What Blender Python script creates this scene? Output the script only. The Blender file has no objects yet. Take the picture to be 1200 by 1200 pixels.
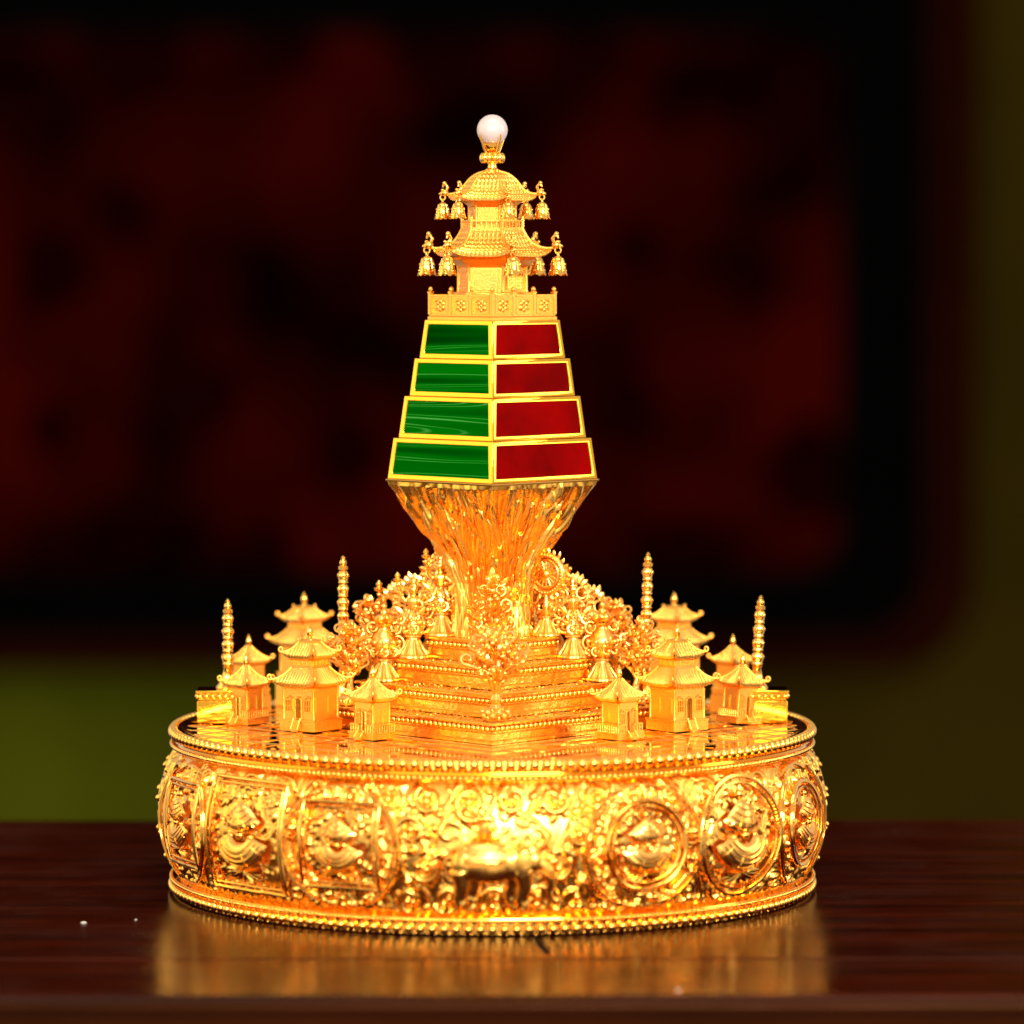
import bpy, math, random
import numpy as np
from mathutils import Vector, Matrix
R_ = math.radians
PI = math.pi
K = 0.1 / 376.0          # one modelling unit (about a photo pixel at the axis) in metres
random.seed(7); rng = np.random.default_rng(7)
sc = bpy.context.scene
C = sc.collection

# ------------------------------------------------------------------ camera, world, lamps, exposure
cam_d = bpy.data.cameras.new('camera'); cam = bpy.data.objects.new('camera', cam_d); C.objects.link(cam)
cam.location = (0, -5000*K, 741*K)
aim = Vector((23*K, 0, 441*K))
cam.rotation_euler = (aim - cam.location).to_track_quat('-Z', 'Y').to_euler()
cam_d.sensor_width = 36; cam_d.lens = 36*5009/1200
cam_d.clip_start = 0.05; cam_d.clip_end = 60
cam_d.dof.use_dof = True; cam_d.dof.focus_distance = 4925*K; cam_d.dof.aperture_fstop = 7.4
sc.camera = cam
w = bpy.data.worlds.new('World'); sc.world = w; w.use_nodes = True
bg = w.node_tree.nodes['Background']; bg.inputs[0].default_value = (1, .93, .84, 1); bg.inputs[1].default_value = 0.54
sc.view_settings.view_transform = 'Standard'; sc.view_settings.look = 'None'
sc.view_settings.exposure = 0.55; sc.view_settings.gamma = 1.0; sc.view_settings.use_curve_mapping = False

def area(name, loc, target, sx, sy, radiance, col=(1, 1, 1)):
    l = bpy.data.lights.new(name, 'AREA'); l.shape = 'RECTANGLE'; l.size = sx; l.size_y = sy
    l.energy = radiance*PI*sx*sy; l.color = col
    o = bpy.data.objects.new(name, l); C.objects.link(o); o.location = loc
    o.rotation_euler = (Vector(target) - Vector(loc)).to_track_quat('-Z', 'Y').to_euler()
    return o
area('window_light_left', (-1.55, 0.05, 0.55), (0, 0, .12), 1.5, 1.3, .92, (1, .90, .42))
area('window_light_front', (0.36, -1.75, 0.80), (0, 0, .08), 0.8, 0.5, 30.0, (1, .96, .92))
area('fill_light_front', (-0.55, -2.4, 0.75), (0, 0, .1), 2.2, 1.2, 1.5, (1, .93, .80))  # added fill behind the camera, lifts the front tones of the gold
area('window_light_right', (1.35, -0.06, 0.50), (0, 0, .12), 0.34, 0.8, 4.5, (1, .9, .75))
area('ceiling_light', (0.0, -0.75, 2.1), (0, 0, .1), 1.3, 0.8, 3.4, (1, .95, .87))

# ------------------------------------------------------------------ materials
def nt(name):
    m = bpy.data.materials.new(name); m.use_nodes = True
    return m, m.node_tree.nodes, m.node_tree.links, m.node_tree.nodes['Principled BSDF']
def gold(name, col=(1.0, .56, .115), rough=.16, bump=0.0, bscale=900, rvar=.08):
    m, n, l, b = nt(name)
    b.inputs['Metallic'].default_value = 1
    tc = n.new('ShaderNodeTexCoord'); nz = n.new('ShaderNodeTexNoise'); nz.inputs['Scale'].default_value = 70; nz.inputs['Detail'].default_value = 6
    l.new(tc.outputs['Object'], nz.inputs['Vector'])
    mr = n.new('ShaderNodeMapRange'); mr.inputs[1].default_value = .3; mr.inputs[2].default_value = .7
    mr.inputs[3].default_value = max(.02, rough-rvar); mr.inputs[4].default_value = rough+rvar
    l.new(nz.outputs[0], mr.inputs[0]); l.new(mr.outputs[0], b.inputs['Roughness'])
    cr = n.new('ShaderNodeMix'); cr.data_type = 'RGBA'
    cr.inputs[6].default_value = (*col, 1); cr.inputs[7].default_value = (col[0]*.97, col[1]*.80, col[2]*.55, 1)
    l.new(nz.outputs[0], cr.inputs[0]); l.new(cr.outputs[2], b.inputs['Base Color'])
    if bump:
        n2 = n.new('ShaderNodeTexNoise'); n2.inputs['Scale'].default_value = bscale; n2.inputs['Detail'].default_value = 3
        bp = n.new('ShaderNodeBump'); bp.inputs['Strength'].default_value = bump; bp.inputs['Distance'].default_value = .0006
        l.new(tc.outputs['Object'], n2.inputs['Vector']); l.new(n2.outputs[0], bp.inputs['Height']); l.new(bp.outputs[0], b.inputs['Normal'])
    return m
GP = gold('gold_polished', rough=.10, rvar=.05)
GM = gold('gold_mirror', col=(1.0, .54, .05), rough=.045, rvar=.025, bump=.05, bscale=260)
GS = gold('gold_satin', col=(1.0, .53, .10), rough=.36, bump=.3, bscale=2600)
GF = gold('gold_figurine', col=(1.0, .58, .15), rough=.30, bump=.1, bscale=1800)
GD = gold('gold_disc', rough=.05, rvar=.02)
GW = gold('gold_painted_recess', col=(.42, .17, .02), rough=.3, bump=.2, bscale=1500)  # recess shade and dark reflections of doors and panes, painted as base colour
GC = gold('gold_chased', rough=.26, rvar=.08, bump=.7, bscale=420)
GR = gold('gold_relief', rough=.26, rvar=.07, bump=.12, bscale=1500)
GK = gold('gold_rock', col=(1.0, .55, .10), rough=.27, bump=.1, bscale=500)
GT = gold('gold_tile', col=(1.0, .55, .11), rough=.28, bump=.15, bscale=2200)

def malachite():
    m, n, l, b = nt('malachite')
    tc = n.new('ShaderNodeTexCoord'); mp = n.new('ShaderNodeMapping'); l.new(tc.outputs['Object'], mp.inputs[0])
    oi = n.new('ShaderNodeObjectInfo'); ad = n.new('ShaderNodeVectorMath'); ad.operation = 'ADD'
    mu = n.new('ShaderNodeVectorMath'); mu.operation = 'SCALE'; mu.inputs[3].default_value = 40
    l.new(oi.outputs['Random'], mu.inputs[0]); l.new(mp.outputs[0], ad.inputs[0]); l.new(mu.outputs[0], ad.inputs[1])
    mp.inputs['Scale'].default_value = (6, 6, 165)
    nz = n.new('ShaderNodeTexNoise'); nz.inputs['Scale'].default_value = 1.0; nz.inputs['Detail'].default_value = 1.6; nz.inputs['Roughness'].default_value = .4; nz.inputs['Distortion'].default_value = .1; l.new(ad.outputs[0], nz.inputs['Vector'])
    r1 = n.new('ShaderNodeValToRGB'); e = r1.color_ramp
    e.elements[0].position = .26; e.elements[0].color = (0.0, .012, .0003, 1); e.elements[1].position = .74; e.elements[1].color = (0.0, .04, .0006, 1)
    for p, g in ((.38, .045), (.43, .078), (.5, .092), (.56, .066), (.62, .092)): e.elements.new(p).color = (0, g, .0008, 1)
    l.new(nz.outputs[0], r1.inputs[0])
    r2 = n.new('ShaderNodeValToRGB'); e = r2.color_ramp; e.elements[0].color = (0, 0, 0, 1); e.elements[1].color = (0, 0, 0, 1)
    for p, g in ((.452, 0), (.460, .75), (.468, 0), (.512, 0), (.519, .9), (.527, 0), (.585, 0), (.591, .6), (.598, 0)): e.elements.new(p).color = (g, g, g, 1)
    l.new(nz.outputs[0], r2.inputs[0])
    n3 = n.new('ShaderNodeTexNoise'); n3.inputs['Scale'].default_value = .9; l.new(mp.outputs[0], n3.inputs['Vector'])
    r3 = n.new('ShaderNodeMapRange'); r3.inputs[1].default_value = .42; r3.inputs[2].default_value = .6; l.new(n3.outputs[0], r3.inputs[0])
    ml = n.new('ShaderNodeMath'); ml.operation = 'MULTIPLY'; l.new(r2.outputs[0], ml.inputs[0]); l.new(r3.outputs[0], ml.inputs[1])
    mx = n.new('ShaderNodeMix'); mx.data_type = 'RGBA'; l.new(ml.outputs[0], mx.inputs[0]); l.new(r1.outputs[0], mx.inputs[6]); mx.inputs[7].default_value = (.07, .32, .06, 1)
    l.new(mx.outputs[2], b.inputs['Base Color'])
    b.inputs['Roughness'].default_value = .15; b.inputs['Specular IOR Level'].default_value = 0.0
    return m
def stone(name, c1, c2, spec=.002):
    m, n, l, b = nt(name)
    tc = n.new('ShaderNodeTexCoord'); nz = n.new('ShaderNodeTexNoise'); nz.inputs['Scale'].default_value = 55; nz.inputs['Detail'].default_value = 5
    oi = n.new('ShaderNodeObjectInfo'); ad = n.new('ShaderNodeVectorMath'); ad.operation = 'ADD'
    l.new(tc.outputs['Object'], ad.inputs[0]); l.new(oi.outputs['Random'], ad.inputs[1]); l.new(ad.outputs[0], nz.inputs['Vector'])
    r = n.new('ShaderNodeValToRGB'); r.color_ramp.elements[0].position = .35; r.color_ramp.elements[1].position = .68
    r.color_ramp.elements[0].color = (*c1, 1); r.color_ramp.elements[1].color = (*c2, 1)
    l.new(nz.outputs[0], r.inputs[0]); l.new(r.outputs[0], b.inputs['Base Color'])
    b.inputs['Roughness'].default_value = .1; b.inputs['Specular IOR Level'].default_value = spec
    return m
MAL = malachite()
CAR = stone('carnelian', (.095, 0, 0), (.19, 0, 0))
LAP = stone('lapis', (.006, .02, .16), (.012, .04, .30))
SHE = stone('white_shell', (.6, .57, .5), (.75, .72, .66))
def pearl():
    m, n, l, b = nt('pearl')
    lw = n.new('ShaderNodeLayerWeight'); lw.inputs[0].default_value = .35
    mx = n.new('ShaderNodeMix'); mx.data_type = 'RGBA'; mx.inputs[6].default_value = (.50, .40, .365, 1); mx.inputs[7].default_value = (.42, .24, .20, 1)
    l.new(lw.outputs['Facing'], mx.inputs[0]); l.new(mx.outputs[2], b.inputs['Base Color'])
    b.inputs['Roughness'].default_value = .22; b.inputs['Coat Weight'].default_value = .5; b.inputs['Coat Roughness'].default_value = .1
    b.inputs['Sheen Weight'].default_value = .2
    return m
PEARL = pearl()
def wood(name, c1, c2, rough, spec, scale=(3, 34, 34), coat=0.0):
    m, n, l, b = nt(name)
    tc = n.new('ShaderNodeTexCoord'); mp = n.new('ShaderNodeMapping'); mp.inputs['Scale'].default_value = scale; l.new(tc.outputs['Object'], mp.inputs[0])
    nz = n.new('ShaderNodeTexNoise'); nz.inputs['Scale'].default_value = 2.2; nz.inputs['Detail'].default_value = 9; nz.inputs['Roughness'].default_value = .68; l.new(mp.outputs[0], nz.inputs['Vector'])
    r = n.new('ShaderNodeValToRGB'); r.color_ramp.elements[0].position = .34; r.color_ramp.elements[1].position = .7
    r.color_ramp.elements[0].color = (*c1, 1); r.color_ramp.elements[1].color = (*c2, 1)
    l.new(nz.outputs[0], r.inputs[0]); l.new(r.outputs[0], b.inputs['Base Color'])
    n2 = n.new('ShaderNodeTexNoise'); n2.inputs['Scale'].default_value = 26; n2.inputs['Detail'].default_value = 8; n2.inputs['Roughness'].default_value = .7; l.new(tc.outputs['Object'], n2.inputs['Vector'])
    mr = n.new('ShaderNodeMapRange'); mr.inputs[1].default_value = .35; mr.inputs[2].default_value = .7; mr.inputs[3].default_value = rough*.7; mr.inputs[4].default_value = rough*1.7
    l.new(n2.outputs[0], mr.inputs[0]); l.new(mr.outputs[0], b.inputs['Roughness'])
    bp = n.new('ShaderNodeBump'); bp.inputs['Strength'].default_value = .14; bp.inputs['Distance'].default_value = .0012
    l.new(nz.outputs[0], bp.inputs['Height']); l.new(bp.outputs[0], b.inputs['Normal'])
    b.inputs['Specular IOR Level'].default_value = spec; b.inputs['Specular Tint'].default_value = (1, .5, .26, 1)
    return m
WOOD = wood('table_wood', (.007, .0008, .0002), (.042, .0042, .0006), .17, .06)
WOODE = wood('table_edge_wood', (.010, .002, .0004), (.026, .005, .001), .22, .06)
FRW = wood('frame_wood', (.006, .0006, .0002), (.013, .0013, .0004), .7, .02)
def plain(name, col, rough=.8, spec=.2, var=.25, scale=8):
    m, n, l, b = nt(name)
    tc = n.new('ShaderNodeTexCoord'); nz = n.new('ShaderNodeTexNoise'); nz.inputs['Scale'].default_value = scale; nz.inputs['Detail'].default_value = 4
    l.new(tc.outputs['Object'], nz.inputs['Vector'])
    r = n.new('ShaderNodeValToRGB'); r.color_ramp.elements[0].position = .3; r.color_ramp.elements[1].position = .7
    if var > .7: r.color_ramp.elements[0].position = .38; r.color_ramp.elements[1].position = .66
    r.color_ramp.elements[0].color = (*[c*(1-var) for c in col], 1); r.color_ramp.elements[1].color = (*[c*(1+var) for c in col], 1)
    l.new(nz.outputs[0], r.inputs[0]); l.new(r.outputs[0], b.inputs['Base Color'])
    b.inputs['Roughness'].default_value = rough; b.inputs['Specular IOR Level'].default_value = spec
    return m
OLIVE = plain('olive_plaster', (.028, .018, .0008), .9, .02, .2, 3)
LITGREEN = plain('lit_wall_green', (.054, .060, .002), .95, .01, .2, 3)  # brighter light on the lower wall, put into the colour
BLACKL = plain('black_lacquer', (.0006, .0004, .0004), .8, .01)
REDC = plain('red_brocade', (.018, .0006, .0003), .95, .0, .88, 4.0)
DARKF = plain('dark_brocade', (.006, .0001, .0001), .95, .0)
PAPER = plain('pale_fleck', (.6, .55, .45), .8, .2)
CRACK = plain('dark_gap', (.004, .002, .001), .9, .05)

# ------------------------------------------------------------------ mesh builder
class MB:
    def __init__(s): s.V = []; s.F = []; s.n = 0
    def add(s, V, F, M=None):
        V = np.asarray(V, float)
        if M is not None:
            A = np.array(M); V = V @ A[:3, :3].T + A[:3, 3]
        s.V.append(V); o = s.n; s.F.extend([tuple(i+o for i in f) for f in F]); s.n += len(V); return s
    def box(s, c, d, M=None):
        x, y, z = [k/2 for k in d]
        V = [(c[0]+i*x, c[1]+j*y, c[2]+k*z) for i in (-1, 1) for j in (-1, 1) for k in (-1, 1)]
        return s.add(V, [(0, 1, 3, 2), (4, 6, 7, 5), (0, 4, 5, 1), (2, 3, 7, 6), (0, 2, 6, 4), (1, 5, 7, 3)], M)
    def lathe(s, prof, n=24, a0=0.0, c=(0, 0, 0), M=None, cap=True, flute=0, fl=0.0):
        V = []; F = []
        for r, z in prof:
            for k in range(n):
                a = a0+2*PI*k/n
                rr = r*(1+fl*math.cos(flute*a)) if flute else r
                V.append((c[0]+rr*math.cos(a), c[1]+rr*math.sin(a), c[2]+z))
        for i in range(len(prof)-1):
            for k in range(n):
                k2 = (k+1) % n
                F.append((i*n+k, i*n+k2, (i+1)*n+k2, (i+1)*n+k))
        if cap:
            F.append(tuple(range(n-1, -1, -1))); F.append(tuple((len(prof)-1)*n+k for k in range(n)))
        return s.add(V, F, M)
    def sph(s, c, r, n=10, m=6, M=None):
        rx, ry, rz = (r, r, r) if np.isscalar(r) else r
        V = [(c[0], c[1], c[2]-rz)]; F = []
        for i in range(1, m):
            t = -PI/2+PI*i/m
            for k in range(n):
                a = 2*PI*k/n; V.append((c[0]+rx*math.cos(t)*math.cos(a), c[1]+ry*math.cos(t)*math.sin(a), c[2]+rz*math.sin(t)))
        V.append((c[0], c[1], c[2]+rz)); L = len(V)-1
        for k in range(n): F.append((0, 1+(k+1) % n, 1+k)); F.append((L, L-n+k, L-n+(k+1) % n))
        for i in range(m-2):
            for k in range(n): F.append((1+i*n+k, 1+i*n+(k+1) % n, 1+(i+1)*n+(k+1) % n, 1+(i+1)*n+k))
        return s.add(V, F, M)
    def tube(s, P, r, n=6, M=None, closed=False):
        P = [Vector(p) for p in P]; N = len(P); rs = [r]*N if np.isscalar(r) else list(r)
        V = []; F = []; up = None
        for i in range(N):
            if closed: t = (P[(i+1) % N]-P[i-1])
            else: t = P[min(i+1, N-1)]-P[max(i-1, 0)]
            t = t.normalized() if t.length > 1e-9 else Vector((0, 0, 1))
            if up is None:
                up = Vector((0, 0, 1)) if abs(t.z) < .9 else Vector((1, 0, 0))
            a = up - t*up.dot(t)
            if a.length < 1e-6: a = t.orthogonal()
            a.normalize(); b = t.cross(a); up = a
            for k in range(n):
                q = 2*PI*k/n; V.append(tuple(P[i]+(a*math.cos(q)+b*math.sin(q))*rs[i]))
        for i in range(N if closed else N-1):
            j = (i+1) % N
            for k in range(n): F.append((i*n+k, i*n+(k+1) % n, j*n+(k+1) % n, j*n+k))
        if not closed: F.append(tuple(range(n-1, -1, -1))); F.append(tuple((N-1)*n+k for k in range(n)))
        return s.add(V, F, M)
    def leaf(s, base, tip, width, thick, nrm=(0, -1, 0), M=None):
        b = Vector(base); t = Vector(tip); ax = t-b; nn = Vector(nrm); sd = ax.cross(nn)
        if sd.length < 1e-6: sd = ax.orthogonal()
        sd = sd.normalized()*width/2; up = sd.cross(ax).normalized()*thick
        m1 = b+ax*.35; m2 = b+ax*.7
        V = [b, m1+sd, m1-sd, m1+up, m1-up, m2+sd*.72, m2-sd*.72, m2+up*.8, m2-up*.8, t]
        F = [(0, 1, 3), (0, 3, 2), (0, 2, 4), (0, 4, 1), (1, 5, 7, 3), (3, 7, 6, 2), (2, 6, 8, 4), (4, 8, 5, 1), (5, 9, 7), (7, 9, 6), (6, 9, 8), (8, 9, 5)]
        return s.add([tuple(v) for v in V], F, M)
    def mesh(s, name, ang=40):
        V = np.concatenate(s.V)*K
        me = bpy.data.meshes.new(name); me.from_pydata(V.tolist(), [], s.F); me.update()
        if ang:
            me.polygons.foreach_set('use_smooth', np.ones(len(me.polygons), bool)); me.set_sharp_from_angle(angle=R_(ang))
        return me
    def build(s, name, mat, parent=None, ang=40, loc=(0, 0, 0), rot=(0, 0, 0)):
        me = s.mesh(name, ang); me.materials.append(mat); return link(name, me, parent, loc, rot)
def link(name, me, parent=None, loc=(0, 0, 0), rot=(0, 0, 0)):
    o = bpy.data.objects.new(name, me); C.objects.link(o); o.parent = parent
    o.location = Vector(loc)*K; o.rotation_euler = rot; return o
def grid_mesh(name, X, Y, Z, wrap=False):
    """large numpy grid (rows, cols) -> smooth mesh"""
    nr, nc = X.shape; V = np.stack([X, Y, Z], -1).reshape(-1, 3).astype(np.float32)*K
    i = np.arange(nr-1)[:, None]; j = np.arange(nc if wrap else nc-1)[None, :]; j2 = (j+1) % nc
    Q = np.stack([i*nc+j, i*nc+j2, (i+1)*nc+j2, (i+1)*nc+j], -1).reshape(-1, 4).astype(np.int32)
    me = bpy.data.meshes.new(name); me.vertices.add(len(V)); me.vertices.foreach_set('co', V.ravel())
    me.loops.add(Q.size); me.loops.foreach_set('vertex_index', Q.ravel())
    me.polygons.add(len(Q)); me.polygons.foreach_set('loop_start', np.arange(0, Q.size, 4, dtype=np.int32))
    me.polygons.foreach_set('use_smooth', np.ones(len(Q), bool)); me.update(calc_edges=True); me.validate()
    return me
def thing(name, label, cat, loc=(0, 0, 0), rz=0, group=None):
    o = bpy.data.objects.new(name, None); C.objects.link(o); o.empty_display_size = .01
    o.location = Vector(loc)*K; o.rotation_euler = (0, 0, rz); o['label'] = label; o['category'] = cat
    if group: o['group'] = group
    return o
def part(name, parent, loc=(0, 0, 0), rz=0):
    o = bpy.data.objects.new(name, None); C.objects.link(o); o.empty_display_size = .005
    o.location = Vector(loc)*K; o.rotation_euler = (0, 0, rz); o.parent = parent; return o
def bevel(o, wd=.8, seg=2):
    m = o.modifiers.new('bevel', 'BEVEL'); m.width = wd*K; m.segments = seg; m.limit_method = 'ANGLE'; m.angle_limit = R_(40); m.harden_normals = False
def remesh(o, vox):
    m = o.modifiers.new('remesh', 'REMESH'); m.mode = 'VOXEL'; m.voxel_size = vox*K; m.use_smooth_shade = True
    s = o.modifiers.new('smooth', 'SMOOTH'); s.iterations = 3; s.factor = .5

# ------------------------------------------------------------------ the setting: table, wall
table = thing('wooden_table', 'dark red lacquered wooden table carrying the gilded ornament', 'table', (0, 0, 0))
def board(y0, y1, z0, z1, mat, name='plank'):
    b = MB(); b.box((0, (y0+y1)/2, (z0+z1)/2), (4400, y1-y0, z1-z0)); o = b.build(name, mat, table, 30); bevel(o, 3, 3); return o
board(-520, 590, -60, -.6, WOOD)
board(-745, -522.5, -60, -.8, WOOD)
nz_ = MB()
prof = [(-745.5, -3), (-752, -2.2), (-760, -5), (-763, -10), (-762, -16), (-756, -20), (-756, -60), (-745.5, -60)]
Vn = [(x, y, z) for x in (-2200, 2200) for y, z in prof]; L = len(prof)
nz_.add(Vn, [(i, (i+1) % L, L+(i+1) % L, L+i) for i in range(L)]+[tuple(range(L)), tuple(range(2*L-1, L-1, -1))])
nz_.build('nosing', WOODE, table, 50)
for sx in (-1, 1):
    for yy in (-690, 530):
        MB().lathe([(70, -60.5), (70, -300), (52, -1500), (60, -1560), (60, -2700)], 4, PI/4, (sx*2080, yy, 0)).build('leg', WOODE, table, 30)
b = MB(); b.box((0, -690, -200), (4050, 40, 270)); b.box((0, 530, -200), (4050, 40, 270)); b.build('apron', WOODE, table, 30)
# small dark split in the table and pale crumbs
Pc = [(44, -378), (50, -378), (55, -430), (62, -488), (57, -494), (49, -440)]; m_ = len(Pc)
cr = MB(); cr.add([(x, y, -.1) for x, y in Pc]+[(x, y, -1.5) for x, y in Pc], [tuple(range(m_-1, -1, -1))]+[(i, (i+1) % m_, m_+(i+1) % m_, m_+i) for i in range(m_)])
cr.build('split', CRACK, table, 0)
for i, (x, y, s) in enumerate(((-455, -276, 1.8), (-399, -255, 1.4), (631, -318, 1.4), (188, -718, 1.7))):
    f = MB(); f.add([(-s*1.8, -s*.7, 0), (s*.9, -s, 0), (s*2, s*.5, 0), (-s*.4, s, 0), (-s*1.2, 0, s*.6), (s*1.1, 0, s*.7)], [(3, 2, 1, 0), (0, 1, 5, 4), (1, 2, 5), (2, 3, 4, 5), (3, 0, 4)])
    o = f.build('fleck', PAPER, None, 0, (x, y, -.4), (0, 0, i*1.3))
    o['label'] = 'tiny pale fleck of debris lying on the dark table'; o['category'] = 'debris'; o['group'] = 'flecks on the table'

# background: distance plane helper (pixel position in the photo's plane -> point at depth Y)
YB = 15000.0
def bp(px, py, Y): s = (5000+Y)/5000; return ((px-577)*s, Y, 741-(py-300)*s)
wl = MB(); x0, _, z0 = bp(-900, 2400, 16200); x1, _, z1 = bp(2100, -1300, 16200)
wl.box(((x0+x1)/2, 16250, (z0+z1)/2), (x1-x0, 100, z1-z0)); o = wl.build('wall', OLIVE); o['kind'] = 'structure'
# a dark framed red panel hanging in front of the wall
pn = thing('framed_panel', 'dark wooden framed panel covered with dark red brocade hanging on the olive wall', 'panel', (0, YB, 0))
def rrect(x0, x1, z0, z1, r, n=8):
    P = []
    for cx, cz, a in ((x1-r, z0+r, -90), (x1-r, z1-r, 0), (x0+r, z1-r, 90), (x0+r, z0+r, 180)):
        for k in range(n+1): t = R_(a+90*k/n); P.append((cx+r*math.cos(t), cz+r*math.sin(t)))
    return P
def frame_ring(Po, Pi, y0, y1):
    n = len(Po); V = [(x, y0, z) for x, z in Po]+[(x, y0, z) for x, z in Pi]+[(x, y1, z) for x, z in Po]+[(x, y1, z) for x, z in Pi]; F = []
    for k in range(n):
        j = (k+1) % n; F += [(k, j, n+j, n+k), (2*n+j, 2*n+k, 3*n+k, 3*n+j), (j, k, 2*n+k, 2*n+j), (n+k, n+j, 3*n+j, 3*n+k)]
    return MB().add(V, F)
s_ = (5000+YB)/5000
def bx_(px): return (px-577)*s_
def bz_(py): return 741-(py-300)*s_
Po = rrect(bx_(-420), bx_(1142), bz_(785), bz_(-420), 420); Pm = rrect(bx_(-380), bx_(1085), bz_(745), bz_(-80), 330); Pi = rrect(bx_(-300), bx_(985), bz_(672), bz_(40), 240)
frame_ring(Po, Pm, -90, 40).build('outer_frame', FRW, pn, 30)
frame_ring(Pm, Pi, -50, 40).build('inner_frame', BLACKL, pn, 30)
MB().box(((bx_(-300)+bx_(985))/2, 10, (bz_(672)+bz_(40))/2), (bx_(1040)-bx_(-340), 40, bz_(-20)-bz_(715))).build('brocade', REDC, pn, 30)
for (px, py, r) in ((45, 125, 42), (62, 318, 46), (405, 345, 34), (735, 482, 40), (412, 535, 40), (745, 290, 26), (250, 455, 30), (60, 500, 26), (880, 330, 30), (160, 60, 60), (330, 55, 50), (520, 70, 60), (690, 60, 46), (930, 120, 50), (945, 560, 55), (60, 690, 60), (300, 665, 46), (560, 680, 60), (800, 665, 56), (150, 250, 34), (620, 180, 30), (560, 430, 26)):
    q = MB()                                                         # a dark blossom: lobes of different size round a boss
    q.lathe([(r*s_*.6, 0), (r*s_*.55, 14), (r*s_*.3, 26), (r*s_*.1, 30)], 16, M=Matrix.Rotation(PI/2, 4, 'X'))
    for k in range(6):
        t = k*PI/3+r; rr = r*s_*random.uniform(.3, .55); dd = r*s_*random.uniform(.5, .9)
        q.lathe([(rr, 0), (rr*.9, 8), (rr*.4, 18)], 14, M=Matrix.Translation((dd*math.cos(t), 0, dd*math.sin(t))) @ Matrix.Rotation(PI/2, 4, 'X'))
    q.build('flower_boss', DARKF, pn, 40, (bx_(px), -12, bz_(py)))
# added green sheet below the panel; its colour carries the light on the wall
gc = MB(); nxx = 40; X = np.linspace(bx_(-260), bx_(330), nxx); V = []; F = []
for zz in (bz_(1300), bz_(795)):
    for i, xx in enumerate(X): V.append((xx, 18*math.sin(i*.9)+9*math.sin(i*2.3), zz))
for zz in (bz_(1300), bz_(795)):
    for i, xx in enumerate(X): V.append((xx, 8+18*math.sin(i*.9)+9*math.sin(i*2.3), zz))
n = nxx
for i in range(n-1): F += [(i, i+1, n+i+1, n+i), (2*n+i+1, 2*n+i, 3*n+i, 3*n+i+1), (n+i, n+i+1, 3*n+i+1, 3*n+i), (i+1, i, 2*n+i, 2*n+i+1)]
gc.add(V, F); o = gc.build('bright_wall_sheet', LITGREEN, None, 60, (0, 16050, 0)); o['label'] = 'plain olive green sheet added for the brighter wall area under the framed panel'; o['category'] = 'added_sheet'

# ------------------------------------------------------------------ the round base
base = thing('round_base', 'round gilded drum base with scroll relief, medallions, beaded rims and stepped terraces', 'base', (0, 0, 0))
Z0, Z1 = 20.5, 168.5
def belly(z): t = np.clip((z-Z0)/(Z1-Z0), 0, 1); return 369+21*np.sin(PI*t)**.8
# lower & upper mouldings
MB().lathe([(300, 0), (371, 0), (374, 2), (374, 13), (375.5, 14), (376.5, 16.5), (375.5, 19), (371, 20), (369, 21.5), (360, 22)], 220, cap=True).build('lower_rim', GP, base, 50)
MB().lathe([(360, 167), (369, 167.5), (371.5, 169), (373, 171.5), (372, 174), (370.5, 175.5), (373, 177.5), (376, 179), (376.3, 180.5), (373, 182), (370.5, 190.2), (368, 191.8), (365, 191.8), (362, 190), (352, 189)], 220).build('upper_rim', GP, base, 50)
bead = MB().sph((0, 0, 0), (5.9, 6.2, 6.4), 12, 8).mesh('bead', 80); bead.materials.append(GP)
bead2 = MB().sph((0, 0, 0), (5.2, 5.0, 5.4), 12, 7).mesh('bead_small', 80); bead2.materials.append(GP)
NB = 178
for me_, r, z, ph in ((bead, 374, 187.2, 0), (bead2, 376, 7.4, .5)):
    for k in range(NB):
        a = 2*PI*(k+ph)/NB; link('bead', me_, base, (r*math.cos(a), r*math.sin(a), z), (0, 0, a+PI/2))
for z, r, sr, nn in ((172.6, 375.4, 3.1, 370), (16.6, 377.2, 2.3, 470), (1.6, 373.5, 1.8, 300)):
    f = MB()
    for k in range(nn):
        a = 2*PI*k/nn; f.sph((r*math.cos(a), r*math.sin(a), z), sr, 6, 4)
    o = f.build('fine_bead_row', GP, base, 80); o['kind'] = 'stuff'
# --- relief wall: rasterised relief, real displaced geometry
RES = 0.9; UL = 2*PI*390; NU = int(UL/RES); NV = int((Z1-Z0)/RES)+1
H = np.zeros((NV, NU), np.float32)
def stamp(u, v, r, h=None, asp=1.0, ang=0.0, base_h=0.0, power=.5):
    """a smooth bump: radius r across, r*asp along direction ang"""
    h = r if h is None else h; rad = r*max(1, asp); n = int(rad/RES)+2
    cu = u/RES; cv = v/RES; i0 = int(cv)-n; i1 = int(cv)+n+1
    if i1 < 0 or i0 >= NV: return
    i0 = max(i0, 0); i1 = min(i1, NV); J = np.arange(int(cu)-n, int(cu)+n+1); I = np.arange(i0, i1)
    du = (J-cu)[None, :]*RES; dv = (I-cv)[:, None]*RES; ca, sa = math.cos(ang), math.sin(ang)
    p = (du*ca+dv*sa)/(r*asp); q = (-du*sa+dv*ca)/r; d = 1-p*p-q*q
    val = np.where(d > 0, base_h+h*np.power(np.maximum(d, 0), power), 0)
    J = J % NU; S = H[i0:i1][:, J]; H[np.ix_(I, J)] = np.maximum(S, val)
def stroke(P, r0, r1, h0, h1=None):
    h1 = h0 if h1 is None else h1; N = len(P)
    for i, (u, v) in enumerate(P):
        t = i/max(1, N-1); stamp(u, v, r0+(r1-r0)*t, h0+(h1-h0)*t)
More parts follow.
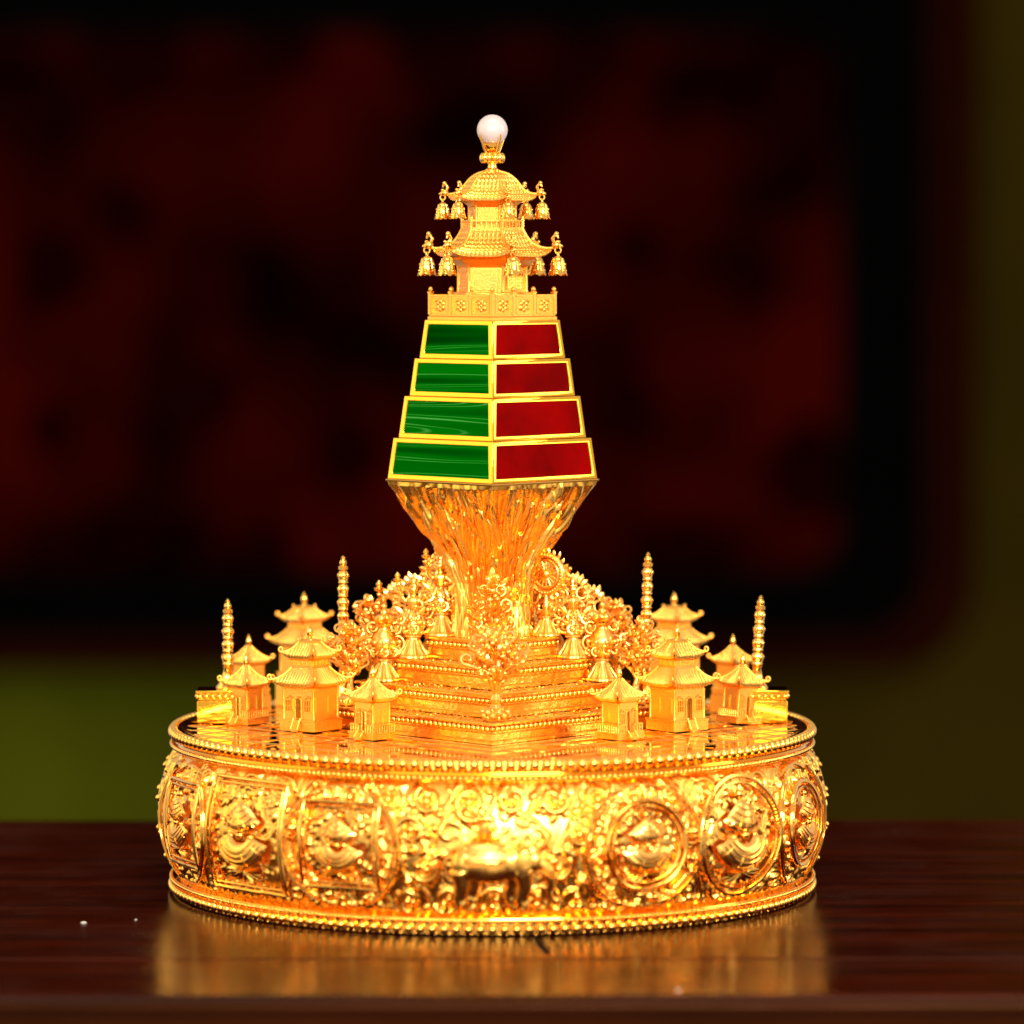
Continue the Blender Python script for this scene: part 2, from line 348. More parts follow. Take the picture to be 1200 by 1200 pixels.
def spiral(u, v, R, a0, turns, sgn, r0, r1, h):
    n = int(R*turns*4/1.3); P = []
    for i in range(n):
        t = i/n; rr = R*(1-t*.86); a = a0+sgn*2*PI*turns*t; P.append((u+rr*math.cos(a), v+rr*math.sin(a)))
    stroke(P, r0, r1, h, h*.8); stamp(*P[-1], r0*1.75, h*1.55)
    for k in range(int(5+R/4)):                                   # leaf lobes outside the vine
        t = rng.uniform(.0, .55); i = int(t*n); a = a0+sgn*2*PI*turns*t
        uu, vv = P[i]; la = a-sgn*.9+rng.uniform(-.3, .3); L_ = rng.uniform(3.2, 5.2)
        stamp(uu+L_*1.2*math.cos(la), vv+L_*1.2*math.sin(la), 2.4, rng.uniform(3.2, 5.2), 1.9, la)
VH = Z1-Z0
for k in range(700): stamp(rng.uniform(0, UL), rng.uniform(0, VH), rng.uniform(2.6, 5.0), rng.uniform(1.5, 3.0), rng.uniform(1, 2.2), rng.uniform(0, PI))
step = 47; cols = int(UL/step)
for c in range(cols):
    for r, vv in enumerate((20, 56, 92, 127)):
        u = (c+.5*(r % 2))*UL/cols+rng.uniform(-4, 4); v = vv+rng.uniform(-3, 3)
        u2 = u+UL/cols; P = [(u+(u2-u)*t, v+17*math.sin(2*PI*t+r)) for t in np.linspace(0, 1, 40)]; stroke(P, 2.3, 2.3, 4.2)
        spiral(u, v, rng.uniform(15.5, 19.5), rng.uniform(0, 2*PI), rng.uniform(1.15, 1.5), 1 if (c+r) % 2 else -1, 3.5, 2.6, 7.2)
        if rng.uniform() < .45:                                     # palmette of lobes
            a = rng.uniform(0, 2*PI); uu = u+20*math.cos(a); v2 = v+20*math.sin(a)
            for q in range(5): la = a+(q-2)*.5; stamp(uu+6*math.cos(la), v2+6*math.sin(la), 2.9, 6.8, 1.9, la)
for k in range(330): stamp(rng.uniform(0, UL), rng.uniform(4, VH-4), rng.uniform(3.0, 5.0), rng.uniform(6.0, 8.5))
for k in range(190):
    a = rng.uniform(0, 2*PI); stamp(rng.uniform(0, UL), rng.uniform(5, VH-5), rng.uniform(2.8, 4.0), rng.uniform(6.0, 8.5), rng.uniform(1.7, 2.4), a)
# leaf border at foot
for k in range(int(UL/13)):
    u = k*UL/int(UL/13)+rng.uniform(-1, 1); stamp(u, 7+rng.uniform(-1, 2), 4.2, 6.0, 1.9, 1.1+rng.uniform(-.5, .5))
EMB = []          # (theta deg, kind, half size) medallions; theta from the camera direction, + to the right
for a, s in ((25.5, 48), (45.3, 66), (65.5, 48)): EMB.append((a, 'ring' if s < 60 else 'tooth', s)); EMB.append((-a, 'square', 47 if s < 60 else 62))
def th2u(th): return (R_(th) % (2*PI))*390
def lower(u, v, ru, rv, sq, h, soft=6):
    """press the scroll ground down under a medallion"""
    J = np.arange(int((u-ru-10)/RES), int((u+ru+10)/RES)+1); I = np.arange(NV)
    du = np.abs(J*RES-u)[None, :]; dv = np.abs(I*RES-v)[:, None]
    d = np.maximum(du-ru, dv-rv) if sq else np.hypot(du, dv)-ru
    m = np.clip(-d/soft, 0, 1); Jm = J % NU; S = H[np.ix_(I, Jm)]; H[np.ix_(I, Jm)] = S*(1-m)+np.minimum(S, h)*m
VC = VH/2+2
for th, kd, s in EMB:
    u = th2u(th); lower(u, VC, s-3, s-3, kd == 'square', 2.6)
    # inner scatter of beads and little leaves
    for k in range(60):
        a = rng.uniform(0, 2*PI); q = rng.uniform(.5, 1)**.5; x, y = q*math.cos(a), q*math.sin(a)
        if kd == 'square': x, y = x*1.12, y*1.12
        if q < .76 and (y < .12 or abs(x) < .5*(.7-y)+.12): continue
        stamp(u+x*s*.9, VC+y*s*.9, rng.uniform(2.6, 4.6), rng.uniform(4.0, 6.4), rng.uniform(1, 1.6), rng.uniform(0, PI))
    if kd != 'tooth' and s < 60:      # outer band of a small medallion
        P = [(u+(s+23)*math.cos(t), VC-2+(s+20)*math.sin(t)) for t in np.linspace(0, 2*PI, 460)]; P = [p for p in P if 3 < p[1] < VH-3]
        for p in P: stamp(*p, 3.0, 7.0)
lower(th2u(0), VC-8, 60, 42, True, 1.2, 12)
LM = np.minimum(np.arange(NV)/3.5, np.arange(NV)[::-1]/3.5).clip(0, 1)[:, None]
H = H*LM
for _ in range(2): H = (H*2+np.roll(H, 1, 1)+np.roll(H, -1, 1))/4; H[1:-1] = (H[1:-1]*2+H[:-2]+H[2:])/4
th_ = (np.arange(NU)*RES/390)[None, :]*np.ones((NV, 1)); zz_ = (Z0+np.arange(NV)*RES)[:, None]*np.ones((1, NU))
rr_ = belly(zz_)-3.0+H*.86
me = grid_mesh('relief_wall', rr_*np.sin(th_), -rr_*np.cos(th_), np.minimum(zz_, Z1-.5), wrap=True); me.materials.append(GR); link('relief_wall', me, base)
def on(u, v, h):       # belly coordinates (u along the girth from a medallion, v height, h proud) are mapped to the drum
    th = u/390; z = Z0+v; r = float(belly(z))+h; return (r*math.sin(th), -r*math.cos(th), z)
def curve_tube(P, r, mb=None, n=6, closed=False):
    mb = mb or MB(); return mb.tube([on(*p) for p in P], r, n, closed=closed)
def dome(mb, u0, fn, nu=14, nv=8):
    """fn(s,t)->(u,v,h) patch"""
    V = []; F = []
    for j in range(nv+1):
        for i in range(nu+1): V.append(on(*fn(i/nu, j/nv)))
    for j in range(nv):
        for i in range(nu): a = j*(nu+1)+i; F.append((a, a+1, a+nu+2, a+nu+1))
    mb.add(V, F)
def outer_band(f, u, s):
    for rr, tr in ((s+24, 2.3), (s+19, 1.3)):
        for (a0, a1) in ((-62, 62), (118, 242)) if rr > s+20 else ((-50, 50), (130, 230)):
            curve_tube([(u+rr*math.cos(t), VC-2+rr*.97*math.sin(t), 5.6) for t in np.radians(np.linspace(a0, a1, 40))], tr, f, 6)
for th, kd, s in EMB:
    u = R_(th)*390; sc_ = s/50.0
    md = part('medallion', base)
    if kd == 'square':
        md['label'] = 'square framed medallion'; f = MB()
        for k, inset in enumerate((0, 5.5)):
            q = s-inset; P = []
            for (a, b_), (c_, d_) in (((-1, -1), (1, -1)), ((1, -1), (1, 1)), ((1, 1), (-1, 1)), ((-1, 1), (-1, -1))):
                for t in np.linspace(0, 1, 14)[:-1]: P.append((u+q*(a+(c_-a)*t), VC+q*(b_+(d_-b_)*t), 5.2-k*1.2))
            curve_tube(P, 2.4-k*1.0, f, 6, True)
        outer_band(f, u, s) if s < 60 else None
        f.build('medallion_frame', GP, md, 60)
    else:
        md['label'] = 'round medallion with toothed ring' if kd == 'tooth' else 'round medallion with double ring'; f = MB()
        for k, inset in enumerate((0, 7)):
            P = [(u+(s-inset)*math.cos(t), VC+(s-inset)*math.sin(t), 5.4-k*1.2) for t in np.linspace(0, 2*PI, 73)[:-1]]
            curve_tube(P, (2.8 if kd == 'tooth' else 3.3)-k*1.2, f, 6, True)
        outer_band(f, u, s) if s < 60 else None
        f.build('medallion_frame', GP, md, 60)
        if kd == 'tooth':
            f = MB()
            for t in np.linspace(0, 2*PI, 97)[:-1]: curve_tube([(u+(s-q)*math.cos(t), VC+(s-q)*math.sin(t), 5.2) for q in (1, 6.5)], .95, f, 5)
            f.build('tooth_ring', GP, md, 60)
    # emblem: a fan-shaped canopy above a crescent bowl, standing on a star-leaved foot
    def sector(cv, r0, r1, a0, a1, hh):
        def fn(a, b_):
            t = R_(a0+(a1-a0)*a); r = (r0+(r1-r0)*b_)*s; edge = math.sqrt(max(0, 1-(2*a-1)**2*.97))*math.sqrt(max(0, 1-(2*b_-1)**4*.9)); return (u+r*math.cos(t), VC+cv*s+r*math.sin(t), 3.6+hh*sc_*edge)
        return fn
    for nm, fn, ns, nsp in (('canopy', sector(.66, .04, .60, 218, 322, 7.5), 4, 9), ('bowl', sector(.12, .24, .70, 200, 340, 8.0), 4, 7)):
        f = MB(); dome(f, u, fn, 20, 10); o = f.build(nm, GF, md, 70); f = MB()
        up_ = lambda p: (p[0], p[1], p[2]+.35)
        for q in np.linspace(.3, .92, ns): f.tube([on(*up_(fn(a, q))) for a in np.linspace(.04, .96, 15)], .8*sc_, 5)
        for a in np.linspace(.12, .88, nsp-3): f.tube([on(*up_(fn(a, q))) for q in np.linspace(.45, .97, 6)], .65*sc_, 5)
        f.build(nm+'_band', GP, o, 70)
    f = MB(); f.sph(on(u, VC+.02*s, 5), 4.2*sc_, 10, 7); f.sph(on(u, VC+.70*s, 4), 4.0*sc_, 10, 7)
    for x in (-.26, .26): f.sph(on(u+x*s, VC+.0*s, 4), 3.0*sc_, 8, 6)
    f.build('jewel', GP, md, 80)
    f = MB()
    for k in range(9):
        a = -PI/2+(k-4)*.42; p0 = on(u, VC-.62*s, 4); p1 = on(u+.36*s*math.cos(a)*1.4, VC-.64*s+.2*s*math.sin(a), 5.5)
        nrm = Vector(on(u, VC, 10))-Vector(on(u, VC, 0)); f.leaf(p0, p1, 6*sc_, 2.4, nrm)
    f.build('leaf_foot', GP, md, 30)
# --- elephant in high relief, facing along the drum to the right
el = part('elephant', base)
e = MB(); ES = 1.1
def P3(u, v, h): return on(u*ES, 12+(v-18)*ES, h*ES)
e.sph(P3(-4, 64, 12), (35, 15, 21), 20, 12)                                     # barrel of the body
e.sph(P3(-25, 64, 12), (17, 13, 19), 16, 10); e.sph(P3(20, 65, 12), (15, 12, 18), 16, 10)
e.sph(P3(39, 68, 15), (12.5, 10, 13), 14, 10); e.sph(P3(37, 79, 14), (8, 7, 6), 12, 8)     # head with its crown
e.tube([P3(*p) for p in ((46, 66, 17), (53, 58, 19), (56, 46, 19), (54, 35, 18), (58, 27, 18), (65, 28, 18))], (7, 6, 4.8, 3.8, 3.2, 2.6), 10)
for (ux, vt, vb, hh) in ((-31, 58, 24, 15), (-20, 56, 27, 5), (18, 56, 27, 5), (29, 58, 24, 15)):
    e.tube([P3(ux, vt, hh), P3(ux+2, (vt+vb)/2+2, hh), P3(ux-1, vb+5, hh), P3(ux+1.5, vb, hh)], (12, 9, 7.6, 9.4), 12)
e.tube([P3(*p) for p in ((-40, 72, 10), (-47, 64, 10), (-49, 48, 10), (-47, 42, 10))], (2.8, 2.0, 1.7, 2.6), 6)
o = e.build('body', GR, el, 0); remesh(o, 1.5)
f = MB(); f.leaf(P3(30, 80, 26), P3(27, 50, 27), 21, 2.8, (0, -1, 0)); f.build('ear', GR, el, 30)
f = MB(); f.tube([P3(*p) for p in ((45, 58, 24), (54, 51, 27), (62, 53, 28))], (2.4, 1.8, .7), 6); f.build('tusk', GP, el, 60)
def cloth(a, b_):
    q = -.25+b_*1.75; x = (a-.5)*2; k = math.sqrt(max(.05, 1-(x*.62)**2)); return ((-7+x*19)*ES, 12+(48+22.5*k*math.cos(q))*ES, (12+15.6*k*math.sin(q))*ES)
f = MB(); dome(f, 0, cloth, 14, 14); o = f.build('saddle_cloth', GF, el, 60)
f = MB(); upc = lambda p: (p[0], p[1], p[2]+.6)
f.tube([on(*upc(cloth(a, q))) for a, q in [(0.02, t) for t in np.linspace(0, 1, 9)]+[(t, 1) for t in np.linspace(.1, .9, 8)]+[(.98, t) for t in np.linspace(1, 0, 9)]], 1.7, 6)
f.tube([on(*upc(cloth(a, q))) for a, q in [(.2, t) for t in np.linspace(.1, .8, 8)]+[(t, .8) for t in np.linspace(.3, .7, 5)]+[(.8, t) for t in np.linspace(.8, .1, 8)]], 1.1, 6)
for a in np.linspace(.08, .92, 10): p = cloth(a, 1); f.tube([on(*p), on(p[0], p[1]-5, p[2]+.5)], (1.2, 1.7), 6)
f.build('cloth_fringe', GP, o, 60)
f = MB(); f.lathe([(12, -2), (14, 2), (8, 5), (10, 9), (5, 13), (1, 18)], 12, c=P3(-7, 88, 10)); f.build('saddle', GP, el, 50)
# --- disc with its incised squares
d = MB(); d.lathe([(364, 186), (364, 189.2), (300, 189.6), (.5, 190)], 160, cap=True); d.build('disc', GD, base, 30)
ln = MB()
def seg_in(p, q, r=360):
    p = np.array(p, float); q = np.array(q, float); out = []; N = 60; cur = []
    for t in np.linspace(0, 1, N):
        a = p+(q-p)*t
        if np.hypot(*a) < r: cur.append((a[0], a[1], 190.0-.8*max(0, np.hypot(*a)-300)/64))
        else:
            if len(cur) > 1: out.append(cur)
            cur = []
    if len(cur) > 1: out.append(cur)
    return out
for hd in (228, 262, 272, 312, 346, 358, 396, 432, 444):
    cs = [(0, -hd), (hd, 0), (0, hd), (-hd, 0)]
    for i in range(4):
        for s in seg_in(cs[i], cs[(i+1) % 4]): ln.tube([s[0], s[-1]], .65, 4)
for k in range(-9, 10):                                             # water ripples between the squares, both ways
    for sg in (1, -1):
        m = 37*k+9
        if abs(m) > 250: continue
        for a0, a1 in ((-1, -.52), (.52, 1)):
            for s in seg_in((m*.707+a0*360*.707, sg*(-m*.707+a0*360*.707)), (m*.707+a1*360*.707, sg*(-m*.707+a1*360*.707)), 356):
                if all(abs(p[0])+abs(p[1]) > 214 for p in (s[0], s[-1])): ln.tube([s[0], s[-1]], .5, 4)
o = ln.build('incised_line', GP, base, 60); o['kind'] = 'stuff'
wv_ = MB()
for k in range(70):                                                # low wave crests of the sea on the disc
    a = rng.uniform(0, 2*PI); r = rng.uniform(150, 350); x, y = r*math.cos(a), r*math.sin(a); s1 = abs(x)+abs(y)
    if s1 < 216: continue
    dx = math.copysign(1, x)*-.707*1; dy = math.copysign(1, y)*.707; L_ = rng.uniform(4, 11)
    wv_.tube([(x-dx*L_, y-dy*L_, 189.3), (x-dx*L_*.4, y-dy*L_*.4, 189.9), (x+dx*L_*.4, y+dy*L_*.4, 189.9), (x+dx*L_, y+dy*L_, 189.3)], (.2, .7, .7, .2), 6)
o = wv_.build('wave_crest', GP, base, 60); o['kind'] = 'stuff'

# --- stepped terraces
TER = [(209, 190.3, 215), (162, 215.3, 243), (118, 243.3, 270), (80, 270.3, 296)]
for hd, z0, z1 in TER:
    h = z1-z0; t = part('terrace', base)
    MB().lathe([(hd-4, z0), (hd-1, z0), (hd-1, z0+3), (hd-5, z0+4.5), (hd-5, z0+h*.45), (hd-2, z0+h*.5), (hd-7, z0+h*.52), (hd-7, z1-4), (hd, z1-3), (hd+.5, z1-1.2), (hd-1, z1), (hd-5, z1), (hd-6, z1-.8)], 4, 0).build('step', GC, t, 30)
    f = MB(); nb = int(hd*1.414/7.6)
    for i in range(4):
        a0 = i*PI/2; p = np.array((math.cos(a0), math.sin(a0)))*(hd-3.6); q = np.array((math.cos(a0+PI/2), math.sin(a0+PI/2)))*(hd-3.6)
        for k in range(nb+1):
            c = p+(q-p)*k/nb; f.sph((c[0], c[1], z0+h*.52+4.4), 3.5, 9, 6)
    o = f.build('bead_row', GP, t, 80)
    f = MB()                                                        # foliage chased into the tread and the riser
    for k in range(int(hd*2.4)):
        i = random.randrange(4); a0 = i*PI/2; tt = random.uniform(.03, .97); q0 = hd*random.uniform(.72, .965)
        x = math.cos(a0)*(1-tt)+math.cos(a0+PI/2)*tt; y = math.sin(a0)*(1-tt)+math.sin(a0+PI/2)*tt
        a = random.uniform(0, 2*PI); L_ = random.uniform(2.5, 6)
        f.leaf((x*q0, y*q0, z1-.5), (x*q0+L_*math.cos(a), y*q0+L_*math.sin(a), z1-.1), 3.0, 1.2, (0, 0, 1))
    for k in range(int(hd*.0)):
        i = random.randrange(4); a0 = i*PI/2; tt = random.uniform(.02, .98); q0 = hd-5
        x = math.cos(a0)*(1-tt)+math.cos(a0+PI/2)*tt; y = math.sin(a0)*(1-tt)+math.sin(a0+PI/2)*tt
        f.sph((x*q0, y*q0, z0+h*random.uniform(.2, .42)), (1.6, 1.6, 1.1), 6, 4)
    o = f.build('chased_foliage', GP, t, 30); o['kind'] = 'stuff'

# ------------------------------------------------------------------ the mountain tower
tw = thing('mountain_tower', 'gilded mountain tower with stone panels, bell pagoda and pearl finial', 'tower', (0, 0, 0))
ZT = 478.0; ZB = 295.2
NA, NZ = 900, 380
tz = np.linspace(0, 1, NZ)[:, None]; ta = np.linspace(0, 2*PI, NA, endpoint=False)[None, :]
hdv = np.interp(tz, [0, .05, .2, .35, .5, .62, .75, .88, .97, 1], [53, 50, 47, 50, 61, 76, 93, 108, 121, 123])
sqr = 1/(np.abs(np.cos(ta))+np.abs(np.sin(ta)))                       # square with corners on the axes
mixs = np.interp(tz, [0, .3, .62, 1], [.15, .35, .8, 1.0])
rad = hdv*((1-mixs)*.88+mixs*sqr)
# shards: stretched cells, each a tilted facet with an edge
gx = ta*44/ (2*PI)+.7*np.sin(tz*6+ta*3)+.35*np.sin(tz*15+ta*7); gy = tz*3.2+.45*np.sin(ta*11)+.3*np.sin(ta*29)
def hsh(i, j, s): v = np.sin(i*127.1+j*311.7+s*74.7)*43758.5453; return v-np.floor(v)
best = np.full((NZ, NA), 9.0); best2 = np.full((NZ, NA), 9.0); bx1 = np.zeros((NZ, NA)); by1 = np.zeros((NZ, NA)); bid = np.zeros((NZ, NA))
ix = np.floor(gx); iy = np.floor(gy)
for dx in (-1, 0, 1):
    for dy in (-1, 0, 1):
        cx = ix+dx; cy = iy+dy; cw = np.mod(cx, 44); px = cx+hsh(cw, cy, 1); py = cy+hsh(cw, cy, 2)
        ex = gx-px; ey = gy-py; dd = np.hypot(ex, ey); m = dd < best
        best2 = np.where(m, best, np.minimum(best2, dd)); bx1 = np.where(m, ex, bx1); by1 = np.where(m, ey, by1); bid = np.where(m, hsh(cw, cy, 3), bid); best = np.where(m, dd, best)
hgt = 5.5*np.clip((best2-best)*1.7, 0, 1)**.55+bid*4.0+(bx1*(bid-.5)*7)+by1*3.0
for _ in range(5):
    hgt = (hgt*2+np.roll(hgt, 1, 1)+np.roll(hgt, -1, 1))/4; hgt[1:-1] = (hgt[1:-1]*2+hgt[:-2]+hgt[2:])/4
fade = np.interp(tz, [0, .04, .86, .96, 1], [.3, 1, 1, .35, 0]); rad = rad+(hgt-3.0)*fade*np.interp(tz, [0, .4, 1], [.75, .9, 1.15])
zz = ZB+(ZT-ZB)*tz+0*ta
me = grid_mesh('rock_mountain', rad*np.cos(ta), rad*np.sin(ta), zz, wrap=True); me.materials.append(GK); mo = link('rock_mountain', me, tw)
f = MB()                                                              # cloud and leaf curls clinging to the rock
for k in range(130):
    t = random.uniform(.14, .93); a = random.uniform(0, 2*PI); h_ = float(np.interp(t, [0, .05, .2, .35, .5, .62, .75, .88, .97, 1], [53, 50, 47, 50, 61, 76, 93, 108, 121, 123]))
    mx = float(np.interp(t, [0, .3, .62, 1], [.15, .35, .8, 1.0])); r0 = h_*((1-mx)*.88+mx/(abs(math.cos(a))+abs(math.sin(a))))
    z = ZB+(ZT-ZB)*t; L_ = random.uniform(14, 34); da = random.uniform(-.08, .08)
    t2 = max(0, t-L_/(ZT-ZB)); h2 = float(np.interp(t2, [0, .05, .2, .35, .5, .62, .75, .88, .97, 1], [53, 50, 47, 50, 61, 76, 93, 108, 121, 123])); mx2 = float(np.interp(t2, [0, .3, .62, 1], [.15, .35, .8, 1.0]))
    a2 = a+da; r2 = h2*((1-mx2)*.88+mx2/(abs(math.cos(a2))+abs(math.sin(a2))))
    f.leaf(((r2+1.5)*math.cos(a2), (r2+1.5)*math.sin(a2), ZB+(ZT-ZB)*t2), ((r0+4)*math.cos(a), (r0+4)*math.sin(a), z), random.uniform(4, 8), 2.4, (math.cos(a), math.sin(a), 0))
o = f.build('rock_leaf', GK, mo, 30); o['kind'] = 'stuff'
MB().lathe([(118, 476.5), (125, 477.5), (125.5, 479), (124, 480), (110, 480)], 4, 0).build('cornice', GP, tw, 30)
# tiers with stone panels
TI = [(123, 116, 480.2, 528), (110, 103, 528.3, 577), (97, 91, 577.3, 621), (85.5, 79, 621.3, 666)]
for hb, ht, z0, z1 in TI:
    t = part('tier', tw); f = MB(); panels = []
    for i in range(4):
        a = -PI/2+i*PI/2; b_ = a+PI/2                                 # i=0: red face (front right), 3: green face (front left)
        cb = [Vector((hb*math.cos(q), hb*math.sin(q), z0)) for q in (a, b_)]; ct = [Vector((ht*math.cos(q), ht*math.sin(q), z1)) for q in (a, b_)]
        P = [cb[0], cb[1], ct[1], ct[0]]; nn = (P[1]-P[0]).cross(P[3]-P[0]).normalized(); ex = (P[1]-P[0]).normalized(); ey = nn.cross(ex)
        def ins(p, dx, dy): return p+ex*dx+ey*dy
        bd = 7.0; sl = (hb-ht)*.7/(z1-z0)
        Q = [ins(P[0], bd, 5.6), ins(P[1], -bd, 5.6), ins(P[2], -bd*.95, -5.2), ins(P[3], bd*.95, -5.2)]
        Rr = [q-nn*2.0 for q in Q]
        V = P+Q+Rr; f.add([tuple(v) for v in V], [(0, 1, 5, 4), (1, 2, 6, 5), (2, 3, 7, 6), (3, 0, 4, 7), (4, 5, 9, 8), (5, 6, 10, 9), (6, 7, 11, 10), (7, 4, 8, 11), (8, 9, 10, 11)])
        S0 = [r+nn*.15+(sum(Rr, Vector())/4-r).normalized()*.4 for r in Rr]; S1 = [s+nn*1.3 for s in S0]
        g = MB().add([tuple(v) for v in S0+S1], [(3, 2, 1, 0), (4, 5, 6, 7), (0, 1, 5, 4), (1, 2, 6, 5), (2, 3, 7, 6), (3, 0, 4, 7)])
        panels.append((g, i))
    f.add([(hb*math.cos(-PI/2+k*PI/2), hb*math.sin(-PI/2+k*PI/2), z0) for k in range(4)], [(3, 2, 1, 0)])
    f.add([(ht*math.cos(-PI/2+k*PI/2), ht*math.sin(-PI/2+k*PI/2), z1) for k in range(4)], [(0, 1, 2, 3)])
    import bmesh
    o = f.build('tier_frame', GM, t, 30); bm = bmesh.new(); bm.from_mesh(o.data); bmesh.ops.remove_doubles(bm, verts=bm.verts, dist=.02*K); bm.to_mesh(o.data); bm.free(); bevel(o, .9, 3)
    for g, i in panels:
        q = g.build('stone_panel', (CAR, LAP, SHE, MAL)[i], t, 30); q['label'] = ('polished dark red stone panel', 'blue stone panel', 'white panel', 'banded green stone panel')[i]; bevel(q, .3, 2)
# balustrade
bl = part('balustrade', tw)
MB().lathe([(70, 666.2), (75.5, 666.2), (75.5, 669.5), (73.5, 671), (73.5, 672.5), (68, 672.5)], 4, 0).build('balustrade_base', GS, bl, 30)
for i in range(4):
    a = -PI/2+i*PI/2; p = Vector((72*math.cos(a), 72*math.sin(a), 0)); q = Vector((72*math.cos(a+PI/2), 72*math.sin(a+PI/2), 0)); ex = (q-p).normalized(); ang = math.atan2(ex.y, ex.x); Lf = (q-p).length
    for k in range(3):
        c = p+(q-p)*((k+.5)/3); M = Matrix.Translation(c) @ Matrix.Rotation(ang, 4, 'Z'); g = MB(); wd = Lf/3-5.4
        g.box((0, 0, 683), (wd, 2.4, 21), M); g.box((0, -.6, 694.6), (wd, 4.2, 2.2), M)
        for (xx, zz2, dx, dz) in ((0, 692.4, wd, 1.2), (0, 674, wd, 1.4), (-wd/2+.8, 683, 1.4, 18), (wd/2-.8, 683, 1.4, 18)): g.box((xx, -1.5, zz2), (dx, 1.4, dz), M)
        g.sph((0, -1.4, 683), (2.0, 1.6, 2.0), 8, 6, M)
        for j in range(6): t = j*PI/3+.5; g.sph((4.6*math.cos(t), -1.2, 683+4.8*math.sin(t)), (2.9, 1.6, 2.9), 8, 5, M)
        for sx in (-1, 1):
            g.leaf((sx*3, -1.3, 677), (sx*9, -1.6, 680), 3, 1.2, (0, -1, 0), M); g.leaf((sx*3, -1.3, 689), (sx*9, -1.6, 687), 3, 1.2, (0, -1, 0), M)
        g.build('balustrade_panel', GS, bl, 40)
    for k in range(3):
        c = p+(q-p)*(k/3); M = Matrix.Translation(c) @ Matrix.Rotation(ang, 4, 'Z'); g = MB(); g.box((0, 0, 685), (4.4, 4.4, 25), M); g.box((0, 0, 698.2), (5.4, 5.4, 1.6), M); g.sph((c.x, c.y, 701.6), (2.6, 2.6, 3.2), 8, 6)
        g.build('post', GS, bl, 40)

def ngon_roof(mb, n, a0, prof, lift, spacing, rib=.9, rows=0, nt_=16, thick=2.2, inner=None):
    """tiled roof over a regular n-gon; prof lists (apothem, z) from the eave up; ribs run down the slope, tile rows step"""
    th = math.tan(PI/n); ae, z0 = prof[0]; nu = max(10, int(2*ae*th/spacing*8)); pt = np.linspace(0, 1, len(prof)); pa = [p[0] for p in prof]; pz = [p[1] for p in prof]
    for i in range(n):
        fa = a0+2*PI*i/n; ca, sa = math.cos(fa), math.sin(fa); V = []; F = []
        for j in range(nt_+1):
            t = j/nt_; ap = float(np.interp(t, pt, pa)); zb = float(np.interp(t, pt, pz))
            for k in range(nu+1):
                u = 2*k/nu-1; x = u*ap*th; lf = lift*abs(u)**5*(1-t)**2; ap2 = ap+lf*.5; w_ = abs(math.sin(PI*(x/spacing)))
                bmp = rib*w_**.7
                if rows: bmp = bmp*.6+rib*.9*(1-((t*rows-.25*w_) % 1.0))
                xx = x*(1+lf*.012); V.append((ca*(ap2+bmp*.4)-sa*xx, sa*(ap2+bmp*.4)+ca*xx, zb+lf+bmp*.8))
        nv = len(V)
        for k in range(nu+1):
            u = 2*k/nu-1; x = u*ae*th; lf = lift*abs(u)**5; xx = x*(1+lf*.012); V.append((ca*(ae+lf*.5)-sa*xx, sa*(ae+lf*.5)+ca*xx, z0+lf-thick))
        inn = inner if inner else pa[-1]
        for k in range(nu+1):
            u = 2*k/nu-1; x = u*inn*th; V.append((ca*inn-sa*x, sa*inn+ca*x, z0-thick-2.5))
        for j in range(nt_):
            for k in range(nu): a = j*(nu+1)+k; F.append((a, a+1, a+nu+2, a+nu+1))
        for k in range(nu):
            F.append((nv+k, nv+k+1, k+1, k)); F.append((nv+nu+1+k, nv+nu+2+k, nv+k+1, nv+k))
        mb.add(V, F)
    return mb
def smooth_prof(pts, n=24):
    pts = np.array(pts, float); m = len(pts); out = []
    for t in np.linspace(0, m-1.0001, n):
        i = int(t); f = t-i; p = [pts[min(max(i+k, 0), m-1)] for k in (-1, 0, 1, 2)]
        out.append(tuple(.5*((2*p[1])+(-p[0]+p[2])*f+(2*p[0]-5*p[1]+4*p[2]-p[3])*f*f+(-p[0]+3*p[1]-3*p[2]+p[3])*f**3)))
    return out
